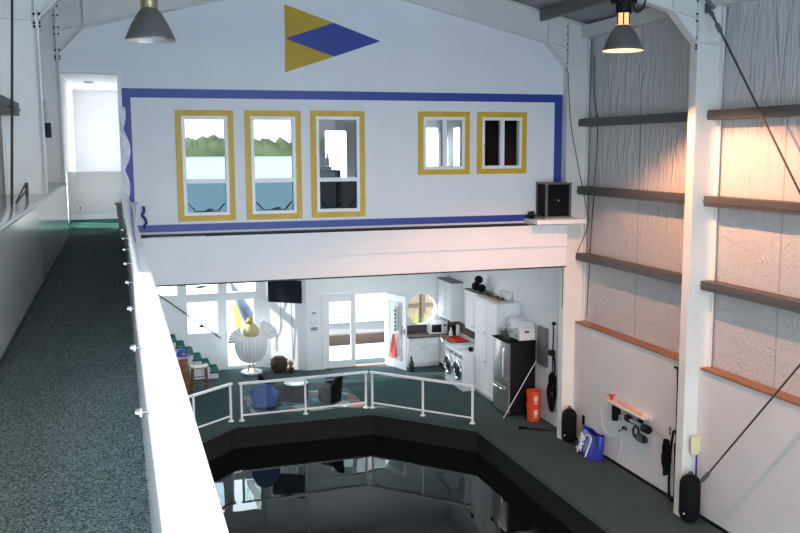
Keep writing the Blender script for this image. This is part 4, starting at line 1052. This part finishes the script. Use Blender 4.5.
# buckets
def bucket(lb, z):
    t = thing('bucket', lb, 'bucket', (8.07, 16.45, z), 0, 'orange buckets')
    c = (8.07, 16.45, z)
    MB().lathe([(0, 0), (.128, 0), (.13, .01), (.148, .34), (.141, .34), (.124, .015), (0, .015)], c, 30).build('body', 'orange', t)
    mb = MB()
    for zz in (.30, .335): mb.lathe([(.147, -.008), (.16, -.006), (.16, .008), (.147, .01)], (c[0], c[1], z+zz), 30)
    mb.build('rim', 'orange', t)
    def pr(u, v):
        a = math.radians(-112+34*u); r_ = .1335+.018*(.35+.5*v)*1.0
        zz = .09+.16*v; r_ = .13+.018*zz/.34+.003
        return Vector((c[0]+r_*math.cos(a), c[1]+r_*math.sin(a), z+zz))
    mb = MB()
    for (ua, ub, va, vb) in ((0, 1, .86, 1), (0, .42, .42, .76), (.55, 1, .42, .76), (.2, .8, .24, .34), (0, 1, 0, .12)):
        mb.grid(lambda u, v: pr(ua+(ub-ua)*u, va+(vb-va)*v), 4, 2)
    mb.build('print', 'webbing', t)
bucket('lower of two stacked orange buckets beside the fridge', 0.0)
bucket('upper of two stacked orange buckets beside the fridge', .29)
tag(MB().tube([(7.52, 16.74, .008), (8.27, 16.77, 1.17)], .008, 8).build('broom_handle', 'trimw'), 'thin white stick leaning across the black side of the fridge', 'stick')

# ================================================================== DOOR WALL DETAILS
t = thing('wine_bottle', 'tall dark green bottle standing on the floor by the open door leaf', 'bottle', (6.93, 21.12, 0))
MB().lathe([(0, 0), (.062, 0), (.066, .01), (.066, .21), (.05, .27), (.022, .32), (.02, .39), (0, .39)], (6.93, 21.12, 0), 20).build('body', 'bottle', t)
MB().lathe([(.023, 0), (.024, .06), (0, .062)], (6.93, 21.12, .335), 14).build('neck_foil', 'black', t)
# garland on open leaf
L0 = Vector((DX1, 22.1, 0)); LD = Vector((math.cos(a_leaf), math.sin(a_leaf), 0)); LN = Vector((LD.y, -LD.x, 0))
def onleaf(s_, z, off=.045): return L0+LD*s_+LN*off+Vector((0, 0, z))
if (onleaf(.4, 1)-onleaf(.4, 1, 0)).dot(Vector((0, 0, EYE))-onleaf(.4, 1)) < 0: LN = -LN
if (-LN).dot(L0-Vector((0, 0, 0))) < 0: LN = -LN
t = thing('ball_garland', 'string of six dark balls hanging on the open door leaf', 'garland', onleaf(.45, 1.0))
MB().tube([onleaf(.45, 1.64), onleaf(.45, .95)], .006, 6).build('string', 'cable', t)
for k in range(6): MB().ball(onleaf(.45, 1.5-k*.1), .032, 2).build('bead', 'greyd', t)
t = thing('red_cloth', 'red cloth hanging on the open door leaf', 'cloth', onleaf(.4, .6))
def cl(u, v):
    w_ = .04+.13*v
    return onleaf(.40-.03*v+(u-.5)*2*w_, .88-.6*v, .05+.02*math.sin(u*9+v*2))
MB().grid(cl, 14, 10).build('cloth', 'redcloth', t)
tag(MB().box(.40, .48, -.04, -.024, 1.0, 1.6, .01).build('thermometer_strip', 'grey', None), 'narrow grey strip hanging beside the garland on the open door leaf', 'strip')
o = bpy.data.objects['thermometer_strip']; o.matrix_basis = Matrix.Translation(onleaf(.52, 0, .0)) @ Matrix.Rotation(a_leaf, 4, 'Z') @ Matrix.Translation((-.44, 0, 0))
if LN.dot(o.matrix_basis.to_3x3() @ Vector((0, -1, 0))) < 0: o.matrix_basis = o.matrix_basis @ Matrix.Translation((.88, 0, 0)) @ Matrix.Rotation(PI, 4, 'Z')
t = thing('thermostat', 'small white thermostat with dark display left of the french doors', 'thermostat', (4.64, 22.09, 1.46))
MB().box(4.56, 4.72, 22.075, 22.099, 1.42, 1.52, .005).build('housing', 'trimw', t); MB().box(4.60, 4.69, 22.07, 22.077, 1.465, 1.505).build('display', 'greyd', t)
for x, lb in ((4.57, 'white light switch under the thermostat, on the left'), (4.70, 'white light switch under the thermostat, on the right')):
    t = thing('light_switch', lb, 'switch', (x, 22.09, 1.26)); MB().box(x-.035, x+.035, 22.085, 22.099, 1.2, 1.32, .004).build('plate', 'appl', t); MB().box(x-.014, x+.014, 22.078, 22.086, 1.235, 1.285).build('rocker', 'trimw', t)
t = thing('switch_plate', 'wide brass grey switch plate under the light switches', 'switch', (4.65, 22.09, 1.08))
MB().box(4.56, 4.73, 22.085, 22.099, 1.03, 1.12, .004).build('plate', 'grey', t)
mb = MB()
for x in (4.60, 4.645, 4.69): mb.box(x-.008, x+.008, 22.075, 22.086, 1.055, 1.095)
mb.build('toggle', 'greyd', t)

# TV on the angled wall
t = thing('television', 'black flat television mounted high on the angled wall', 'television', (3.95, 22.25, 1.77), ang)
MB().box(-.46, .46, -.06, .0, .0, .58, .008).build('housing', 'black', t, world=False)
MB().box(-.43, .43, -.066, -.059, .035, .55).build('screen', 'screen', t, world=False)
MB().box(-.12, .12, 0, .17, .2, .4).build('wall_mount', 'black', t, world=False)
tw = Matrix.Translation((3.95, 22.25, 1.77)) @ Matrix.Rotation(ang, 4, 'Z')
tag(MB().tube([tw @ Vector((-.2, .13, .05)), tw @ Vector((-.22, .16, -.4)), tw @ Vector((-.26, .16, -.75)), tw @ Vector((-.38, .16, -1.0)), tw @ Vector((-.42, .15, -1.3))], .008, 6, 6).build('cable', 'grey'), 'thin grey cable curving down the wall under the television', 'cable')
tag(MB().tube([tw @ Vector((.1, .13, .05)), tw @ Vector((.1, .165, -1.5))], .008, 6).build('cable', 'greyd'), 'dark straight cable hanging under the television', 'cable')

# ================================================================== STAIRS, BAR, STOOLS
def step(i):
    z = .17*(i+1); x1 = 2.22-.2*i; return x1, z
NS = 9
st_root = thing('staircase', 'green carpeted stairs rising to the left behind the wooden bar', 'staircase', (1.4, 22.4, 0))
st_root['kind'] = 'structure'
mb = MB()
for i in range(NS):
    x1, z = step(i); mb.box(x1-.2 if i < NS-1 else x1-.6, x1-.015, 22.04, 22.84, 0, z-.03)
mb.build('riser_block', 'white_lower', st_root)
for i in range(NS):
    x1, z = step(i); MB().box(x1-.235, x1+.01, 22.0, 22.845, z-.035, z, .008).build('tread', 'carpetgreen', st_root)
t = thing('handrail', 'thin dark handrail slanting across the windows above the stairs', 'handrail', (2.28, 22.74, .9))
p0, p1 = Vector((2.36, 22.72, .86)), Vector((.50, 22.72, 2.36))
MB().tube([p0, p1], .017, 10).build('rail', 'cable', t)
for f in (.06, .42, .77):
    p = p0+(p1-p0)*f
    MB().tube([p, p+Vector((0, .03, -.05)), p+Vector((0, .13, -.05))], .011, 6).build('bracket', 'cable', t)
t = thing('barrel', 'wooden barrel used as a bar table beside the stairs', 'barrel', (1.17, 20.9, 0))
MB().lathe([(0, 0), (.22, 0), (.25, .1), (.285, .3), (.295, .43), (.285, .56), (.25, .76), (.225, .86), (0, .86)], (1.15, 20.9, 0), 28).build('staves', 'wood', t)
mb = MB()
for z, r_ in ((.1, .253), (.27, .285), (.6, .283), (.77, .252)): mb.lathe([(r_-.004, -.02), (r_+.004, -.02), (r_+.004, .02), (r_-.004, .02)], (1.15, 20.9, z), 28)
mb.build('hoop', 'capwood', t)
MB().lathe([(0, 0), (.30, 0), (.31, .015), (.30, .03), (0, .03)], (1.17, 20.9, .86), 32).build('table_top', 'seatwood', t)
t = thing('hat', 'blue hat with yellow mark lying on the barrel', 'hat', (1.27, 20.9, .89))
MB().lathe([(0, .16), (.07, .155), (.10, .10), (.11, .03), (.19, .015), (.20, .0), (.1, .0)], (1.27, 20.9, .892), 24, None, (1, .8)).build('crown', 'bluehat', t)
MB().ball((1.30, 20.75, .96), .04, 1, (1, .4, .8)).build('badge', 'gold', t)
def stool(lb, x, y, rz):
    t = thing('bar_stool', lb, 'stool', (x, y, 0), rz, 'wooden bar stools')
    def fn(u, v): return Vector(((u-.5)*.40, (v-.5)*.28, .60+.035*(2*abs(u-.5))**2))
    mb = MB().grid(fn, 10, 6); mb.solid(.035); mb.build('seat', 'seatwood', t, world=False)
    for sx in (-1, 1):
        for sy in (-1, 1):
            MB().tube([(sx*.15, sy*.10, .60), (sx*.18, sy*.14, 0)], .02, 8).build('leg', 'wood', t, world=False)
    mb = MB()
    for z, k in ((.2, .9), (.32, .6)):
        mb.tube([(-.17, -.127, z), (.17, -.127, z)], .012, 6); mb.tube([(-.17, .127, z), (.17, .127, z)], .012, 6)
        mb.tube([(-.17, -.127, z+.05), (-.17, .127, z+.05)], .012, 6); mb.tube([(.17, -.127, z+.05), (.17, .127, z+.05)], .012, 6)
    mb.build('stretcher', 'wood', t, world=False)
    return t
stool('wooden saddle seat bar stool standing in front of the stairs', 1.65, 20.92, .1)
# ornaments in the windows
t = thing('fish_ornament', 'long dark fish ornament hanging in the transom window', 'fish ornament', (1.95, 22.80, 2.17))
def fs(u, v):
    s_ = math.sin(PI*min(1, u*1.02))**.7*.035
    return Vector((1.74+.34*u, 22.80, 2.165+.05*u+(v-.5)*2*s_))
mb = MB().grid(fs, 14, 4); mb.solid(.01); mb.build('body', 'greyd', t)
MB().prism([(1.745, 2.165), (1.68, 2.23), (1.70, 2.165), (1.68, 2.10)], 'y', 22.797, 22.807).build('tail', 'black', t)
tag(MB().box(1.85, 1.97, 22.80, 22.81, 2.02, 2.035).build('window_sticker', 'black'), 'small dark bar stuck on the transom window below the fish', 'sticker')
t = thing('bird_ornament', 'small black winged ornament hanging in the square window', 'ornament', (1.88, 22.80, 1.2))
MB().ball((1.88, 22.80, 1.18), .04, 1, (1, .3, 1.1)).build('body', 'black', t)
MB().prism([(1.79, 1.17), (1.88, 1.21), (1.97, 1.17), (1.88, 1.15)], 'y', 22.797, 22.806).build('wing', 'black', t)
tag(MB().box(1.86, 1.95, 22.80, 22.81, 1.02, 1.04).build('window_sticker', 'black'), 'small dark bar stuck low on the square window', 'sticker')

# ================================================================== BIRD STATUE
bx, by = 3.06, 22.32
t = thing('bird_statue', 'large white bird statue with gold head and raised wings on a round base', 'statue', (bx, by, 0))
MB().lathe([(0, 0), (.27, 0), (.28, .02), (.26, .05), (.1, .06), (0, .06)], (bx, by, 0), 32).build('base', 'appl', t)
for s_ in (-1, 1):
    mb = MB(); mb.tube([(bx+s_*.09, by, .055), (bx+s_*.05, by, .16), (bx+s_*.035, by, .32)], .022, 8)
    for k in (-1, 0, 1): mb.tube([(bx+s_*.09, by, .065), (bx+s_*.09+k*.05, by-.09, .06)], .012, 6)
    mb.build('leg', 'birdgold', t)
def body(u, v):
    a = 2*PI*u; th = PI*v
    r_ = math.sin(th)**.75*(1+.035*math.cos(26*a))*(1+.10*(-math.cos(th)))
    z = .68-.43*math.cos(th)*(1 if th < PI/2 else .9)
    return Vector((bx+.40*r_*math.cos(a), by+.27*r_*math.sin(a), z))
MB().grid(body, 156, 22, True).build('body', 'bird', t)
for s_ in (-1, 1):
    def wing(u, v):
        # fan of feathers; u along span, v from root to tip
        a = math.radians(5+80*u) if s_ > 0 else math.radians(-5+85*u)
        L_ = (.48 if s_ > 0 else .36)*(1+.07*abs(math.sin(u*PI*7)))
        r_ = L_*v
        return Vector((bx+s_*(.20+r_*math.cos(a)), by-.10-.025*math.cos(u*PI*14)*v+.10*v, (.84 if s_ > 0 else .82)+r_*math.sin(a)))
    mb = MB().grid(wing, 84, 8); mb.solid(.03); mb.build('wing', 'bird', t)
MB().lathe([(0, -.20), (.13, -.17), (.20, -.07), (.21, .04), (.17, .13), (.11, .2), (.07, .25), (0, .27)], (bx, by-.06, 1.06), 26, None, (1, .9)).build('neck', 'birdgold', t)
hd = MB().ball((bx-.03, by-.1, 1.35), .085, 2, (.95, 1, 1.1)).build('head', 'birdhead', t)
MB().lathe([(.03, 0), (.018, .06), (0, .1)], (bx-.09, by-.16, 1.33), 10, Matrix.Rotation(math.radians(-75), 4, 'Y')).build('beak', 'birdgold', hd)
mb = MB()
for k in range(4): mb.ball((bx-.06+k*.03, by-.08, 1.44+.015*math.sin(k*1.3)), .026, 1, (.8, .5, 1.5))
mb.build('comb', 'birdhead', hd)
t = thing('wicker_ball', 'dark brown round wicker pot standing below the television', 'pot', (3.74, 22.2, 0))
MB().lathe([(0, 0), (.13, 0), (.2, .08), (.225, .2), (.2, .32), (.13, .39), (0, .41)], (3.74, 22.2, 0), 28).build('body', 'wicker', t)
mb = MB()
for z in (.08, .16, .24, .32): mb.lathe([(.20, -.01), (.225, 0), (.20, .01)], (3.74, 22.2, z), 28)
mb.build('weave', 'wicker', t)
t = thing('dried_plant', 'golden dried leaves in a small dark pot beside the wicker ball', 'plant', (4.02, 22.02, 0))
MB().lathe([(0, 0), (.06, 0), (.08, .12), (.07, .12), (0, .02)], (4.02, 22.02, 0), 16).build('pot', 'wicker', t)
mb = MB()
for k in range(22):
    a = random.uniform(0, 2*PI); r_ = random.uniform(.03, .12); hh = random.uniform(.18, .36)
    p0 = Vector((4.02, 22.02, .1)); p2 = p0+Vector((r_*math.cos(a), r_*math.sin(a), hh-.1)); w_ = Vector((-math.sin(a), math.cos(a), 0))*.03
    pm = (p0+p2)/2+Vector((0, 0, .03)); vs = [mb.bm.verts.new(v) for v in (p0, pm+w_, p2, pm-w_)]; mb.bm.faces.new(vs)
mb.build('leaves', 'leafgold', t)

# ================================================================== LOUNGE BEHIND THE GLASS
tag(MB().box(2.55, 5.0, 18.55, 20.1, .001, .012).build('lounge_rug', 'rug'), 'patterned rug under the tub chairs behind the glass balustrade', 'rug')
def tub(name, lb, x, y, rz, m_):
    t = thing(name, lb, 'chair', (x, y, .012), rz)
    def f(u, v):
        # back shell sweeps around, higher at the back (+y), lower at the arms
        a = math.radians(-215+250*u)+PI/2-math.radians(0)
        a = math.radians(-35+250*u)
        hh = .36+.26*max(0, math.sin(a))**1.2
        r_ = .25+.06*v
        return Vector((r_*math.cos(a), r_*math.sin(a), .02+hh*v))
    mb = MB().grid(f, 36, 6); mb.solid(.05); mb.build('shell', m_, t, world=False)
    MB().lathe([(0, .02), (.24, .02), (.26, .06), (.26, .30), (.23, .34), (0, .35)], (0, 0, 0), 28).build('seat', 'blackm', t, world=False)
    MB().lathe([(0, 0), (.2, 0), (.2, .02), (0, .02)], (0, 0, 0), 24).build('base', 'chrome', t, world=False)
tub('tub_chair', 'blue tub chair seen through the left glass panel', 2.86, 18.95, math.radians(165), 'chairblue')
tub('tub_chair', 'black tub chair seen through the right glass panel', 4.36, 19.15, math.radians(-115), 'blackm')
tub('tub_chair', 'black tub chair tucked between the blue chair and drum table', 3.12, 19.55, math.radians(100), 'blackm')
t = thing('drum_table', 'black drum side table with white top between the tub chairs', 'table', (3.66, 19.5, .012))
MB().lathe([(0, 0), (.26, 0), (.28, .03), (.28, .36), (.26, .38), (0, .38)], (3.66, 19.5, .012), 32).build('drum', 'blackm', t)
MB().lathe([(0, 0), (.27, 0), (.275, .012), (.265, .022), (0, .022)], (3.66, 19.5, .393), 32).build('top', 'tabletop', t)

# ================================================================== LIGHT
w = bpy.data.worlds.new('sky'); sc.world = w; w.use_nodes = True
nt = w.node_tree; nt.nodes.clear(); N_, L_ = nt.nodes.new, nt.links.new
out = N_('ShaderNodeOutputWorld'); bg = N_('ShaderNodeBackground'); tc = N_('ShaderNodeTexCoord'); sx = N_('ShaderNodeSeparateXYZ'); rp = N_('ShaderNodeValToRGB')
L_(tc.outputs['Generated'], sx.inputs[0]); L_(sx.outputs[2], rp.inputs[0]); L_(rp.outputs[0], bg.inputs[0]); L_(bg.outputs[0], out.inputs[0])
rp.color_ramp.elements[0].position = 0.; rp.color_ramp.elements[0].color = (.93, .965, 1, 1)
rp.color_ramp.elements[1].position = .6; rp.color_ramp.elements[1].color = (.62, .78, 1, 1)
e = rp.color_ramp.elements.new(.15); e.color = (.87, .94, 1, 1)
bg.inputs[1].default_value = 9.5

def sun(d, strength, col, angle=.6):
    l = bpy.data.lights.new('sun', 'SUN'); l.energy = strength; l.color = col; l.angle = math.radians(angle)
    o = bpy.data.objects.new('sun', l); COL.objects.link(o); o.rotation_euler = Vector(d).to_track_quat('-Z', 'Y').to_euler(); o.location = (-10, 30, 20)
sun((.9, -.34, -.42), 14, (1, .97, .93))
def portal(loc, rot, sx_, sy_):
    l = bpy.data.lights.new('portal', 'AREA'); l.shape = 'RECTANGLE'; l.size = sx_; l.size_y = sy_; l.cycles.is_portal = True
    o = bpy.data.objects.new('portal', l); COL.objects.link(o); o.location = loc; o.rotation_euler = rot
portal((3.6, -5.05, 3.7), (PI/2, 0, 0), 9.9, 8.0)       # faces +y
portal((1.1, 22.97, 1.5), (-PI/2, 0, 0), 4.5, 2.9)      # faces -y
portal((5.75, 22.25, .95), (-PI/2, 0, 0), 1.7, 1.95)
portal((-1.0, 20.95, 5.75), (0, -PI/2, 0), 1.5, 1.3)
portal((-1.37, .85, 6.0), (0, -PI/2, 0), 1.4, 10.7)
portal((8.61, -.15, 3.85), (0, PI/2, 0), 2.7, 8.7)
# the lit high bay lamp's beam
def spot(loc, energy, col, ang_, blend=.06, size=.05, tilt=(0, 0, 0)):
    l = bpy.data.lights.new('lamp_beam', 'SPOT'); l.energy = energy; l.color = col; l.spot_size = math.radians(ang_); l.spot_blend = blend; l.shadow_soft_size = size
    o = bpy.data.objects.new('lamp_beam', l); COL.objects.link(o); o.location = loc; o.rotation_euler = tilt
spot((6.59, 10.90, 6.89), 820, (1, .44, .23), 134, .3, .05, (math.radians(-3), 0, 0))
# unseen fill spots added to brighten the hall, without lamp fixtures
for x, y in ((6.21, 4.5), (1.6, 1.0)):
    spot((x, y, 6.9), 120, (1, .92, .82), 150, .2, .15)

l = bpy.data.lights.new('kitchen_ceiling_light', 'AREA'); l.shape = 'RECTANGLE'; l.size = 1.2; l.size_y = 3.0; l.energy = 55; l.color = (.95, .98, 1)  # unseen fill light added to brighten the kitchen, no fixture
o = bpy.data.objects.new('kitchen_ceiling_light', l); COL.objects.link(o); o.location = (5.6, 19.4, 3.38)
sc.view_settings.view_transform = 'Standard'
sc.view_settings.look = 'None'
sc.view_settings.exposure = 0
sc.cycles.max_bounces = 10
sc.cycles.diffuse_bounces = 6
sc.cycles.transparent_max_bounces = 16
sc.cycles.sample_clamp_indirect = 6
